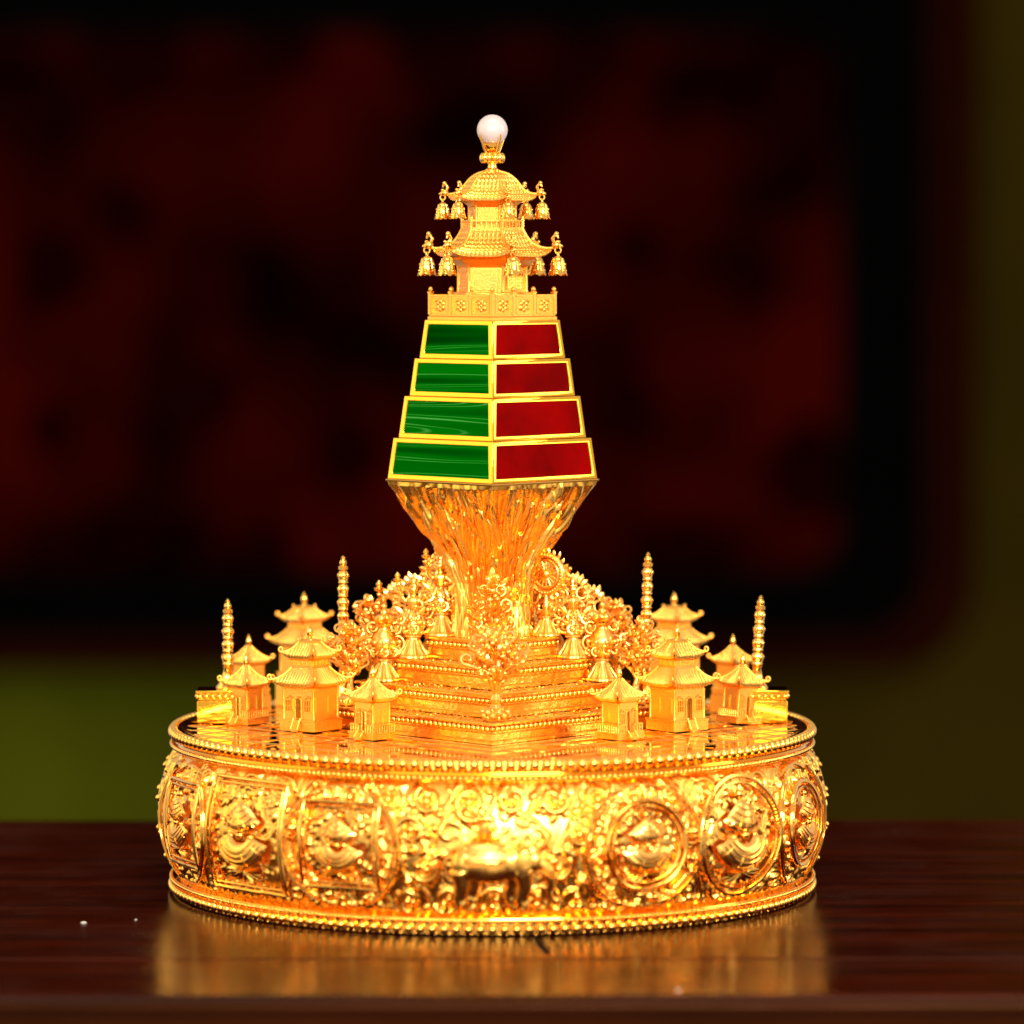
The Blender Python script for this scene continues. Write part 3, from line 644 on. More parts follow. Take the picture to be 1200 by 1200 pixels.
# hexagonal two-storey bell pagoda
HX = [R_(-90+18+60*k) for k in range(6)]           # corner directions
def hexp(r, k, z): return Vector((r*math.cos(HX[k]), r*math.sin(HX[k]), z))
pg = part('pagoda', tw)
c6 = math.cos(PI/6)
MB().lathe([(46, 672.6), (46, 698), (40, 699), (40, 727), (46, 731), (54, 736), (50, 739), (30, 740)], 6, HX[0]).build('lower_hall', GS, pg, 30)
MB().lathe([(38, 769.5), (38, 771.5), (27, 772), (27, 797), (32, 801), (37, 804), (20, 805)], 6, HX[0]).build('upper_hall', GS, pg, 30)
def hall_panels(r, z0, z1, wfrac):
    for k in range(6):
        p, q = hexp(r, k, 0), hexp(r, (k+1) % 6, 0); c = (p+q)/2; ang = math.atan2((q-p).y, (q-p).x); M = Matrix.Translation(c) @ Matrix.Rotation(ang, 4, 'Z'); wd = (q-p).length*wfrac
        g = MB(); zc = (z0+z1)/2; hh = z1-z0
        for (x, z, dx, dz) in ((0, z1, wd+3, 2), (0, z0, wd+3, 2), (-wd/2-.6, zc, 1.8, hh), (wd/2+.6, zc, 1.8, hh)): g.box((x, -.8, z), (dx, 2, dz), M)
        g.build('door_frame', GS, pg, 30)
        g = MB(); g.box((0, -.2, zc), (wd, 1.0, hh), M)
        for x in np.linspace(-wd/2+1.5, wd/2-1.5, 8): g.box((x, -.9, zc), (.9, 1.0, hh), M)
        for zq in np.linspace(z0+2, z1-2, 6): g.box((0, -1.0, zq), (wd, 1.0, .9), M)
        g.build('lattice_door', GR, pg, 30)
        g = MB(); g.lathe([(2.2, z0-3), (1.7, z0), (1.6, z1+2), (2.6, z1+5)], 10, c=tuple(hexp(r+.6, k, 0))); g.build('column', GS, pg, 40)
hall_panels(40, 702, 724, .66); hall_panels(27, 781, 796, .62)
LP = smooth_prof([(66*c6, 742), (57*c6, 745.5), (48*c6, 752), (41*c6, 761), (36*c6, 771)])
UP = smooth_prof([(50*c6, 807), (43*c6, 809.5), (37*c6, 814), (33*c6, 820), (27*c6, 828), (18*c6, 834.5), (6*c6, 838)])
ro = ngon_roof(MB(), 6, HX[0]+PI/6, LP, 6, 5.2, 1.7, rows=7, nt_=56, inner=50*c6).build('lower_roof', GT, pg, 30)
ru = ngon_roof(MB(), 6, HX[0]+PI/6, UP, 4, 4.6, 1.4, rows=8, nt_=56, inner=36*c6).build('upper_roof', GT, pg, 30)
def ridge(parent, pts, r, mat=GS):
    g = MB(); g.tube(pts, r, 8); return g.build('ridge', mat, parent, 60)
for k in range(6):
    for rt, PR, lf0, r_, e1, e2 in ((ro, LP, 6, 1.8, (72, 750), (76, 752)), (ru, UP, 4, 1.5, (54, 812), (57, 813))):
        m_ = len(PR)-1; P = [hexp(ap/c6+lf0*.5*(1-i/m_)**2, k, z+lf0*(1-i/m_)**2+1.6) for i, (ap, z) in enumerate(PR)][::-1]
        ridge(rt, P+[hexp(e1[0], k, e1[1]), hexp(e2[0], k, e2[1])], r_)
    # dragon-head hooks and bells
    for (R0, z, s, rt) in ((76, 752, 1.0, ro), (57, 813, .86, ru)):
        c = hexp(R0, k, z); M = Matrix.Translation(c) @ Matrix.Rotation(HX[k], 4, 'Z') @ Matrix.Scale(s*1.25, 4); g = MB()
        g.sph((0, 0, 1), (4.4, 3.4, 3.6), 10, 7, M); g.sph((3.6, 0, 0), (3.0, 2.4, 2.0), 8, 6, M); g.tube([(-2, 0, 3), (-3.5, 0, 7), (-1.5, 0, 10), (1.5, 0, 9.4), (1.8, 0, 7)], (1.5, 1.7, 1.6, 1.3, .9), 7, M)
        g.sph((2, 2.2, 4), 1.6, 7, 5, M); g.sph((2, -2.2, 4), 1.6, 7, 5, M); g.sph((.2, 0, 11.5), 2.2, 8, 6, M)
        g.build('dragon_hook', GP, rt, 60)
        be = part('bell', tw, c+Vector((2.2*math.cos(HX[k]), 2.2*math.sin(HX[k]), 0)), HX[k])
        g = MB(); tor = lambda cz, rr, ax: [((rr*math.cos(t), 0, cz+rr*math.sin(t)) if ax else (0, rr*math.cos(t), cz+rr*math.sin(t))) for t in np.linspace(0, 2*PI, 17)[:-1]]
        Ms = Matrix.Scale(s*1.04, 4); g.tube(tor(-4.5, 3.4, True), 1.0, 6, Ms, True); g.tube(tor(-9.6, 2.9, False), 1.0, 6, Ms, True); g.build('ring', GP, be, 60)
        g = MB(); n = 40; V = []; F = []; pr = [(1.2, -11.2), (3.4, -11.8), (5.8, -14), (7.2, -18), (7.8, -23), (8.6, -28), (10.4, -33), (9.4, -33.6), (7.6, -28), (6.6, -22), (5, -14.5), (.5, -13.6)]
        for (r, zc) in pr:
            for q in range(n):
                a = 2*PI*q/n; lob = 1+(.07*abs(math.cos(3*a)) if zc < -13 else 0); zz3 = zc+(2.6*abs(math.sin(3*a))**1.5 if zc < -32 else 0); V.append((r*lob*math.cos(a), r*lob*math.sin(a), zz3))
        for i in range(len(pr)-1):
            for q in range(n): F.append((i*n+q, (i+1)*n+q, (i+1)*n+(q+1) % n, i*n+(q+1) % n))
        g.add(V, F, Ms)
        for q in range(6):
            a = q*PI/3; g.sph((7.4*math.cos(a), 7.4*math.sin(a), -20.5), 1.9, 7, 5, Ms); g.sph((8.9*math.cos(a+.5), 8.9*math.sin(a+.5), -27.5), 1.5, 7, 5, Ms); g.tube([(5.6*math.cos(a+.5), 5.6*math.sin(a+.5), -14), (8.4*math.cos(a+.5), 8.4*math.sin(a+.5), -25)], .8, 5, Ms)
        g.build('bell_body', GP, be, 50)
        g = MB(); g.tube([(0, 0, -13), (0, 0, -27)], .7, 6, Ms); g.sph((0, 0, -28.5), 2.6, 9, 6, Ms); g.build('clapper', GP, be, 60)
# small upper railing
g = MB()
for k in range(6):
    p, q = hexp(36, k, 0), hexp(36, (k+1) % 6, 0); c = (p+q)/2; ang = math.atan2((q-p).y, (q-p).x); M = Matrix.Translation(c) @ Matrix.Rotation(ang, 4, 'Z'); Lh = (q-p).length
    g.box((0, 0, 781.5), (Lh-2, 2, 1.8), M); g.box((0, 0, 772.6), (Lh-2, 2, 1.8), M)
    for x in np.linspace(-Lh/2, Lh/2, 7)[1:-1]: g.box((x, 0, 777), (1.4, 1.4, 8), M)
    g.box((-Lh/2, 0, 778), (3, 3, 13), M); g.sph((p.x, p.y, 785.5), 1.9, 7, 5)
g.build('railing', GS, pg, 30)
g = MB(); g.lathe([(6, 836.5), (8.5, 838), (8.5, 841), (5.5, 843), (4.8, 847), (8, 850.5), (9, 851.5), (9, 857), (7, 859), (6, 861), (8, 863), (11, 868), (11.5, 871), (10.5, 872), (7, 871)], 24); g.build('finial', GP, tw, 40)
g = MB()
for k in range(10): a = 2*PI*k/10; g.sph((11*math.cos(a), 11*math.sin(a), 854.5), (4.2, 4.2, 6.2), 10, 7)
g.build('lotus_ring', GP, tw, 60)
for k in range(4):
    a = 2*PI*k/4+.6; g = MB(); g.tube([(r*math.cos(a), r*math.sin(a), z) for r, z in ((8, 860), (11.5, 866), (13.5, 872), (16.4, 877), (17.4, 882))], (1.6, 1.6, 1.5, 1.3, 1.0), 7); g.build('prong', GP, tw, 60)
q = MB().sph((0, 0, 887), 18.0, 40, 24).build('pearl', PEARL, tw, 80); q['label'] = 'round white pearl on top of the spire'

# ------------------------------------------------------------------ pavilions on the disc
def curl_pts(c, dirv, s):
    P = []
    for t in np.linspace(0, 1, 12):
        a = -PI/2+t*PI*1.7; r = s*(1-.45*t); P.append((c[0]+dirv[0]*(r*math.cos(a)+0), c[1]+dirv[1]*(r*math.cos(a)), c[2]+s+r*math.sin(a)))
    return P
def sq_corner(h, k, z): a = PI/4+k*PI/2; return (h*1.4142*math.cos(a), h*1.4142*math.sin(a), z)
def roof4(root, he, ht, z0, z1, lift, name='roof', sp=4.4):
    o = ngon_roof(MB(), 4, 0, [(he+(ht-he)*t, z0+(z1-z0)*t**1.35) for t in np.linspace(0, 1, 12)], lift, sp, 1.7, nt_=14, inner=he*.72).build(name, GT, root, 35)
    for k in range(4):
        a = PI/4+k*PI/2; dv = (math.cos(a), math.sin(a)); P = []
        for t in np.linspace(1, 0, 9):
            h = he+(ht-he)*t; lf = lift*(1-t)**2; P.append((dv[0]*1.4142*(h+lf*.5), dv[1]*1.4142*(h+lf*.5), z0+(z1-z0)*t**1.35+lf+1.4))
        tip = P[-1]; r = [1.5]*9; C2 = curl_pts((tip[0]+dv[0]*1.5, tip[1]+dv[1]*1.5, tip[2]-.3), dv, 3.2); g = MB(); g.tube(P+C2, r+list(np.linspace(1.5, 1.2, len(C2))), 7); g.sph(C2[-1], 1.9, 7, 5); g.build('ridge', GS, o, 60)
    return o
def facade(root, hs, z0, z1, full):
    """door, windows on the outward (-Y) face, plain pilasters elsewhere"""
    y = -hs; dh = (z1-z0)*.74; dw = hs*.42
    g = MB(); n = 9; A = [(-dw/2, z0)]+[(dw/2*math.cos(PI-PI*i/n), z0+dh-dw/2+dw/2*math.sin(PI-PI*i/n)) for i in range(n+1)]+[(dw/2, z0)]
    g.tube([(x, y-.9, z) for x, z in A], 1.0, 6); dr = g.build('door_frame', GS, root, 50)
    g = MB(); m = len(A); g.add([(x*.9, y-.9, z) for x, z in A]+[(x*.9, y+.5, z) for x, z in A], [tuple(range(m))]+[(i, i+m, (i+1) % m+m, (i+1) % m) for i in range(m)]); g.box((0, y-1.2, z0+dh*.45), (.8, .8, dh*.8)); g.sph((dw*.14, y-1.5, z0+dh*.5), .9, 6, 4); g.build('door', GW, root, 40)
    for sx in (-1, 1):
        cx = sx*hs*.62; ww = hs*.44; g = MB(); zc = z0+dh*.62; wh = dh*.55
        for (x, z, dx, dz) in ((cx, zc+wh/2, ww+2, 1.4), (cx, zc-wh/2, ww+2, 1.4), (cx-ww/2, zc, 1.4, wh), (cx+ww/2, zc, 1.4, wh)): g.box((x, y-.8, z), (dx, 1.8, dz))
        for q in (-.17, .17): g.box((cx+q*ww, y-.7, zc), (.9, 1.2, wh))
        g.box((cx, y-.7, zc), (ww, 1.2, .9)); g.tube([(cx-ww/2, y-1, zc+wh/2+1.5), (cx, y-1.4, zc+wh/2+4), (cx+ww/2, y-1, zc+wh/2+1.5)], 1.0, 6)
        wn = g.build('window', GS, root, 30)
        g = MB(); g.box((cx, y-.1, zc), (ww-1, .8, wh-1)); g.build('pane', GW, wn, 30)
    for sx in (-1, 1):
        for sy in (-1, 1):
            g = MB(); g.lathe([(2.0, z0), (1.5, z0+2), (1.4, z1-2), (2.2, z1)], 8, c=(sx*(hs-.2), sy*(hs-.2), 0)); g.build('column', GS, root, 50)
def wall_bands(root, hs, z0, z1):
    g = MB()
    for i in range(4):
        M = Matrix.Rotation(i*PI/2, 4, 'Z')
        for zz6 in (z0+1.2, z1-2.4, z1-5.2): g.box((0, -hs-.35, zz6), (2*hs-3, 1.1, 1.3), M)
        for x in np.linspace(-hs+3, hs-3, 9): g.box((x, -hs-.9, z1-.6), (1.7, 2.2, 2.2), M)
        if i:
            for x in (-.5, .5): g.box((x*hs, -hs-.2, (z0+z1)/2-2), (hs*.62, .9, (z1-z0)*.5), M)
    g.build('wall_moulding', GS, root, 30)
def plinth(root, hp, z1, stair):
    g = MB(); g.lathe([(hp*1.4142, 0), (hp*1.4142, z1-2), (hp*1.4142+1.6, z1-1.6), (hp*1.4142+1.6, z1), (hp*1.35, z1)], 4, PI/4); pl = g.build('plinth', GS, root, 30)
    g = MB(); rows = 3; rh = (z1-2.4)/rows                                  # brick courses, proud of the plinth
    for r in range(rows):
        for i in range(4):
            M = Matrix.Rotation(i*PI/2, 4, 'Z'); nb = 7; bw = 2*hp/nb
            for k in range(nb+(r % 2)):
                x0 = max(-hp, -hp+(k-.5*(r % 2))*bw); x1 = min(hp, -hp+(k+1-.5*(r % 2))*bw)
                if x1-x0 > 1.5: g.box(((x0+x1)/2, -hp-.15, .3+(r+.5)*rh), (x1-x0-.7, 1.0, rh-.6), M)
    o = g.build('brick_course', GS, pl, 30); o['kind'] = 'stuff'
    if stair:
        for k in range(4):
            g = MB(); g.box((0, -hp-1.6-(3-k)*1.7, (k+.5)*z1/4/1+0), (9, 2.6+0*(3-k)*1.7, z1/4*.98)); g.box((0, -hp-.8-(3-k)*.85, k*z1/8), (8.6, 1.6+(3-k)*1.7, max(.5, k*z1/4*.98))); g.build('stair', GS, root, 30)
        for sx in (-1, 1): g = MB(); g.tube([(sx*5.4, -hp-7.5, 2), (sx*5.4, -hp-.5, z1+2)], 1.1, 6); g.build('stair_rail', GS, root, 50)
def big_pavilion(label, loc, rz, sc1=.91, group='miniature pavilions on the disc', lift_=0):
    p = thing('pavilion', label, 'pavilion', loc, rz, group); p.scale = (sc1, sc1, sc1 if lift_ else 1.0)
    if lift_: MB().lathe([(30*1.4142, -lift_/sc1), (30*1.4142, -2), (28*1.4142, -.2)], 4, PI/4).build('footing', GS, p, 30)
    plinth(p, 28, 13, True)
    MB().lathe([(24.5*1.4142, 13), (24.5*1.4142, 50), (27*1.4142, 53)], 4, PI/4).build('lower_wall', GS, p, 30); facade(p, 24.5, 13.5, 48, True); wall_bands(p, 24.5, 13.5, 50)
    p.rotation_euler = (R_(random.uniform(-.9, .9)), R_(random.uniform(-.9, .9)), rz)
    roof4(p, 33.5, 17, 54, 72, 4.5, 'lower_roof')
    MB().lathe([(16.5*1.4142, 70), (16.5*1.4142, 86)], 4, PI/4).build('upper_wall', GS, p, 30)
    g = MB()
    for i in range(4):
        M = Matrix.Rotation(i*PI/2, 4, 'Z')
        for x in np.linspace(-14, 14, 5): g.box((x, -16.9, 80), (1.6, 1.6, 9), M)
        g.box((0, -17, 75.6), (32, 1.8, 1.2), M)
    g.build('upper_lattice', GS, p, 30)
    roof4(p, 23.2, 9.5, 86, 102, 4, 'upper_roof')
    g = MB(); g.lathe([(15, 101), (15.5, 103), (13, 104.5), (4, 105.5)], 4, PI/4)
    for k in range(4): a = PI/4+k*PI/2; g.sph((15*math.cos(a), 15*math.sin(a), 105), 2.2, 8, 6); g.tube([(13*math.cos(a), 13*math.sin(a), 102), (15.5*math.cos(a), 15.5*math.sin(a), 105)], 1.4, 6)
    g.build('ridge_cap', GS, p, 40)
    MB().lathe([(3.5, 104), (4.6, 105.5), (2.6, 107.5), (4.0, 111), (4.4, 114), (3.0, 118), (1.0, 122), (.3, 124)], 12).build('finial', GP, p, 50); return p
def small_pavilion(label, loc, rz, sc1=.92, group='miniature pavilions on the disc', tilt=0, lift_=0):
    p = thing('pavilion', label, 'pavilion', loc, rz, group); p.scale = (sc1, sc1, sc1 if lift_ else 1.0)
    if lift_: MB().lathe([(22*1.4142, -lift_/sc1), (22*1.4142, -2), (20*1.4142, -.2)], 4, PI/4).build('footing', GS, p, 30)
    p.rotation_euler = (R_(random.uniform(-.9, .9)), tilt+R_(random.uniform(-.9, .9)), rz)
    plinth(p, 20.5, 8, True); hs = 15.0
    g = MB()
    for i in range(4):                                                      # low balustrade on the plinth
        M = Matrix.Rotation(i*PI/2, 4, 'Z')
        for k, x in enumerate(np.linspace(-19, 19, 10)):
            if i == 0 and abs(x) < 6: continue
            g.lathe([(1.0, 8), (.7, 10), (1.2, 12), (.7, 14), (1.0, 16)], 6, c=(x, -19, 0), M=M)
        if i: g.box((0, -19, 16.8), (39.5, 2, 1.6), M)
        else: g.box((-12.8, -19, 16.8), (14, 2, 1.6), M); g.box((12.8, -19, 16.8), (14, 2, 1.6), M)
    g.build('balustrade', GS, p, 40)
    MB().lathe([(hs*1.4142, 8), (hs*1.4142, 43), ((hs+2)*1.4142, 46)], 4, PI/4).build('wall', GS, p, 30); facade(p, hs, 8.5, 41, False); wall_bands(p, hs, 8.5, 43)
    roof4(p, 20.6, 2, 45.5, 67, 4, 'roof', 3.8)
    MB().lathe([(2.6, 65.5), (4.0, 67), (2.2, 69), (3.6, 72.5), (3.6, 75), (2.2, 79), (.8, 82.5), (.3, 84)], 12).build('finial', GP, p, 50); return p
DZ = 190.8
big_pavilion('two-roofed gilded pavilion standing above the square medallions', (-211, -50, DZ), R_(-36.5))
big_pavilion('two-roofed gilded pavilion standing above the round medallions', (215, -50, DZ), R_(36.5))
small_pavilion('single-roofed pavilion between the terrace corner and the two-roofed pavilion above the square medallions', (-137, -141, DZ), R_(-43))
small_pavilion('single-roofed pavilion between the terrace corner and the two-roofed pavilion above the round medallions', (146, -140, DZ), R_(39), .94)
small_pavilion('single-roofed pavilion in front of the beaded plinth above the square medallions', (-290, 20, DZ), R_(-40))
small_pavilion('single-roofed pavilion in front of the beaded plinth above the round medallions', (291, 20, DZ), R_(36), tilt=R_(4))
big_pavilion('two-roofed pavilion behind the terraces on the green-panelled side', (-229, 220, DZ+30), R_(-140), .88, lift_=30)
big_pavilion('two-roofed pavilion behind the terraces on the red-panelled side', (222, 220, DZ+30), R_(140), .88, lift_=30)
small_pavilion('single-roofed pavilion behind the beaded plinth on the green-panelled side', (-294, 138, DZ+22), R_(-135), .86, lift_=22)
small_pavilion('single-roofed pavilion behind the beaded plinth on the red-panelled side', (290, 138, DZ+22), R_(135), .86, lift_=22)

# beaded plinths at the rim, with banner columns
def rim_plinth(label, x):
    p = thing('beaded_plinth', label, 'plinth', (x, 38, DZ), 0, 'beaded plinths at the rim')
    g = MB(); g.box((0, 0, 13), (60, 46, 26)); g.box((0, 0, 28), (57, 43, 4)); g.box((0, 0, 36.8), (63, 49, 3.2)); g.box((0, 0, 32.6), (56, 42, 5.2)); o = g.build('block', GM, p, 30); bevel(o, .7, 2)
    g = MB()
    for sy in (-1, 1):
        for k in range(8): g.sph((-26.2+k*7.5, sy*22.6, 31.6), 3.2, 8, 6)
    for sx in (-1, 1):
        for k in range(6): g.sph((sx*29.6, -18.5+k*7.4, 31.6), 3.2, 8, 6)
    g.build('bead_row', GP, p, 80)
rim_plinth('plain gilded block with bead row under the outer banner column, green-panelled side', -318)
rim_plinth('plain gilded block with bead row under the outer banner column, red-panelled side', 318)
def banner(label, loc, h0, L_, tilt=0, s=1.0):
    p = thing('banner_column', label, 'banner column', loc, 0, 'tasselled banner columns'); p.rotation_euler = (0, tilt, 0)
    MB().lathe([(13, 0), (13.5, 2), (12, 4), (8, 10), (4.5, h0), (6, h0+2), (4, h0+4)], 20, flute=10, fl=.06).build('foot', GP, p, 50)
    z = h0+3.5; seg = max(3, int(round(L_/17))); hh = L_/seg
    MB().lathe([(2.0, z-1), (2.0, z+L_)], 10).build('pole', GP, p, 50)
    for k in range(seg):
        rr = (7.0-1.2*k/seg)*s; g = MB(); zb = z+k*hh
        g.lathe([(3, zb), (rr*.86, zb+.4), (rr*.95, zb+1.5), (rr*.78, zb+3), (rr*.92, zb+hh*.4), (rr, zb+hh*.55), (rr*.95, zb+hh*.75), (rr*.75, zb+hh*.9), (3, zb+hh*.99)], 24, flute=6, fl=.05)
        for q in range(6): a = q*2*PI/6+k*.5; g.sph((rr*.84*math.cos(a), rr*.84*math.sin(a), zb+hh*.6), (2.0, 2.0, 3.0), 8, 5)
        g.build('tassel_tier', GP, p, 60)
    z += L_; MB().lathe([(2, z-.5), (5.6, z+.5), (5.8, z+4), (3.4, z+5.5), (4.6, z+8.5), (3.6, z+11), (2.2, z+12.5), (2.6, z+14.5), (.4, z+17)], 14).build('finial', GP, p, 50)
banner('tasselled banner column on the beaded plinth, green-panelled side', (-313, 40, DZ+38.6), 24, 62)
banner('tasselled banner column on the beaded plinth, red-panelled side', (312, 40, DZ+38.6), 24, 66, R_(3))
banner('tall tasselled banner column rising from the lowest terrace, green-panelled side', (-176, 26, 215.6), 40, 112)
banner('tall tasselled banner column rising from the lowest terrace, red-panelled side', (179, 24, 215.6), 40, 116, R_(1.5))

# ------------------------------------------------------------------ offering figurines on the terraces
def pedestal(p, r=17, h=22):
    MB().lathe([(r, 0), (r, 2), (r*.92, 3), (r*.86, 3.5), (r*.62, h*.45), (r*.38, h*.8), (r*.34, h*.9), (r*.5, h*.96), (r*.5, h+1), (r*.3, h+2)], 48, flute=12, fl=.055).build('pedestal', GF, p, 60)
    g = MB()
    for k in range(12): a = 2*PI*k/12; g.tube([(r*.9*math.cos(a), r*.9*math.sin(a), 3), (r*.62*math.cos(a), r*.62*math.sin(a), h*.45), (r*.38*math.cos(a), r*.38*math.sin(a), h*.82)], (1.6, 1.2, .8), 6)
    g.build('petal', GF, p, 60)
def scroll(g, s, start, size, sgn, rad=1.7, yoff=0):
    P = []
    for t in np.linspace(0, 1, 26):
        a = -PI/2+t*PI*2.6; r = size*(1-.62*t); P.append((start[0]+sgn*(r*math.cos(a)), start[1]+yoff+2.5*math.sin(t*5), start[2]+size+r*math.sin(a)))
    g.tube(P, list(np.linspace(rad, rad*.7, 26)), 7); g.sph(P[-1], rad*1.6, 8, 6)
def dancer(label, loc, rz, seed, s=1.0, ped=True, tilt=0):
    rd = random.Random(seed); p = thing('offering_figurine', label, 'figurine', loc, rz, 'offering figurines on the terraces'); p.scale = (s,)*3
    if tilt: p.rotation_euler = (0, tilt, rz)
    pedestal(p); z = 23; b = MB(); lean = rd.uniform(-3, 3)
    b.lathe([(8, z), (9, z+3), (7, z+12), (5.0, z+20), (4.3, z+24), (5.6, z+29), (6.8, z+35), (6.0, z+38), (2.4, z+40), (2.2, z+43)], 20, c=(lean*.3, 0, 0), flute=7, fl=.07)
    b.sph((lean*.5, -.5, z+47), (4.2, 4.4, 5.2), 14, 10); b.sph((lean*.5, -4.6, z+46.6), (.8, 1.0, 1.1), 6, 4)
    up = rd.choice((0, 1)); ends = []
    for sx in (-1, 1):
        hi = (sx > 0) == bool(up); el_ = (sx*12, -3, z+(40 if hi else 28)); hd = (sx*(14 if hi else 6), -8, z+(52 if hi else 30)); ends.append(hd)
        b.tube([(lean*.4+sx*5.6, 0, z+36.5), (lean*.4+sx*8.5, -1, z+34), el_, hd], (2.5, 2.3, 1.9, 1.7), 8); b.sph(hd, 2.2, 8, 6)
    o = b.build('body', GF, p, 0); remesh(o, .75)
    g = MB()
    for k in range(4):
        zz5 = z+6+k*6.5; rr = 9.4-k*1.1; g.tube([(lean*.3+rr*math.cos(a), rr*math.sin(a), zz5-3.0*abs(math.sin(2.5*a+k))) for a in np.linspace(0, 2*PI, 41)[:-1]], 1.0, 6, closed=True)
        for q in range(5): a = -PI/2+(q-2)*.62+k*.3; g.sph((lean*.3+rr*1.08*math.cos(a), rr*1.08*math.sin(a), zz5-3.4), 1.7, 7, 5)
    for k in range(7): a = -PI/2+(k-3)*.45; g.leaf((lean*.3+6*math.cos(a), 6*math.sin(a), z+27), (lean*.3+12*math.cos(a), 12*math.sin(a), z+17), 4, 1.2, (math.cos(a), math.sin(a), .3))
    for sx in (-1, 1): scroll(g, 1, (sx*4, -9, z+2), 5, sx, 1.4); scroll(g, 1, (sx*11, -8, z+12), 4.5, -sx, 1.3); g.leaf((sx*8, -6, z+20), (sx*17, -9, z+30), 6, 1.5)
    g.build('garland', GF, p, 50)
    g = MB(); g.lathe([(4.8, z+49.5), (5.2, z+51), (3.6, z+53.5), (3.9, z+55), (2.0, z+58), (.4, z+63)], 12, c=(lean*.5, 0, 0))
    for k in range(5): a = -PI/2+(k-2)*.6; g.leaf((lean*.5+4.6*math.cos(a), 4.6*math.sin(a), z+50.5), (lean*.5+5.6*math.cos(a), 5.6*math.sin(a), z+58), 3, 1, (math.cos(a), math.sin(a), 0))
    g.build('crown', GF, p, 50)
    g = MB()
    for sx in (-1, 1):
        scroll(g, 1, (sx*9, 1, z+2), 8+rd.uniform(-1, 2), sx, 1.9); scroll(g, 1, (sx*13, 2, z+17), 7+rd.uniform(-1, 2), sx, 1.7); scroll(g, 1, (sx*10, 3, z+33), 7.5+rd.uniform(-1, 1.5), sx, 1.6); scroll(g, 1, (sx*19, 0, z+8), 5, -sx, 1.5)
    g.build('ribbon', GF, p, 60)
    g = MB()
    for k in range(17): a = -.45+(PI+.9)*k/16; r0, r1 = 17, rd.uniform(23, 27); g.leaf((r0*math.cos(a), 5, z+36+r0*1.12*math.sin(a)), (r1*math.cos(a)+rd.uniform(-2, 2), 5+rd.uniform(-2, 2), z+36+r1*1.12*math.sin(a)), 6.5, 1.6)
    g.tube([(17*math.cos(a), 5, z+36+19*math.sin(a)) for a in np.linspace(-.45, PI+.45, 30)], 1.5, 6); g.build('flame_halo', GF, p, 30)
    g = MB(); hd = ends[0]; g.lathe([(1.2, 2), (4.2, 4), (4.6, 6), (2, 7), (3.0, 9.5), (.5, 13)], 12, c=hd); g.build('offering', GF, p, 50); return p
def vase(label, loc, rz, s=1.0):
    p = thing('treasure_vase', label, 'vase', loc, rz, 'offering figurines on the terraces'); p.scale = (s,)*3; pedestal(p); z = 23
    MB().lathe([(5, z), (8, z+3), (13, z+11), (14.5, z+18), (12, z+25), (6.5, z+29), (5.5, z+33), (9, z+36), (9.4, z+37.5), (5, z+38)], 28, flute=14, fl=.03).build('vase_body', GF, p, 50)
    g = MB()
    for k in range(8):
        a = k*PI/4; g.sph((14.4*math.cos(a), 14.4*math.sin(a), z+18), 2.6, 8, 6); scroll(g, 1, (14*math.cos(a), 14*math.sin(a), z+3), 5, math.copysign(1, math.cos(a)+.01), 1.3)
    g.build('swag', GF, p, 60)
    g = MB()
    for k in range(9): a = k*2*PI/9; g.leaf((5*math.cos(a), 5*math.sin(a), z+37), (14*math.cos(a), 14*math.sin(a), z+46), 6, 1.6, (math.cos(a), math.sin(a), .6))
    for k in range(7): a = k*2*PI/6; rr = 0 if k == 6 else 5.5; g.sph((rr*math.cos(a), rr*math.sin(a), z+(49 if k == 6 else 43)), 4.2, 9, 7)
    g.sph((0, 0, z+56), 3.2, 8, 6); g.leaf((0, 0, z+57), (0, 0, z+68), 4, 2); g.build('jewel_pile', GF, p, 50)
    g = MB()
    for sx in (-1, 1): scroll(g, 1, (sx*13, 0, z+8), 9, sx, 1.7); scroll(g, 1, (sx*12, 0, z+26), 7, sx, 1.6)
    g.build('ribbon', GF, p, 60)
def wheel(label, loc, rz):
    p = thing('wheel_emblem', label, 'wheel', loc, rz); pedestal(p); z = 24; zc = z+48; Rw = 22
    g = MB(); g.lathe([(6, z), (8, z+3), (4, z+7), (5, z+10), (3, z+14), (3, zc-Rw-1)], 16)
    for sx in (-1, 1): scroll(g, 1, (sx*6, 0, z+1), 8, sx, 1.8); scroll(g, 1, (sx*17, 1, z+10), 6.5, sx, 1.6)
    g.build('stand', GF, p, 50)
    cir = lambda r, y=0, n=48: [(r*math.cos(t), y, zc+r*math.sin(t)) for t in np.linspace(0, 2*PI, n+1)[:-1]]
    g = MB(); g.tube(cir(Rw), 3.6, 10, closed=True); g.tube(cir(Rw-5.6), 2.0, 8, closed=True)
    for t in np.linspace(0, 2*PI, 37)[:-1]: g.sph((Rw*math.cos(t), -3.6, zc+Rw*math.sin(t)), 1.5, 6, 5)
    g.build('rim', GF, p, 60)
    for k in range(16): t = 2*PI*k/16; MB().tube([(4*math.cos(t), 0, zc+4*math.sin(t)), (17.4*math.cos(t), 0, zc+17.4*math.sin(t))], (1.9, 1.4), 6).build('spoke', GF, p, 60)
    g = MB(); g.lathe([(5.5, -2.4), (5.5, 2), (3.6, 3.6), (1.6, 5)], 16, M=Matrix.Translation((0, 0, zc)) @ Matrix.Rotation(PI/2, 4, 'X')); g.build('hub', GF, p, 50)
    g = MB()
    for k in range(22): t = 2*PI*k/22; g.leaf(((Rw+2)*math.cos(t), 1.5, zc+(Rw+2)*math.sin(t)), ((Rw+8+2*(k % 2))*math.cos(t+.12), 2, zc+(Rw+8+2*(k % 2))*math.sin(t+.12)), 5, 1.4)
    g.build('flame_halo', GF, p, 30)
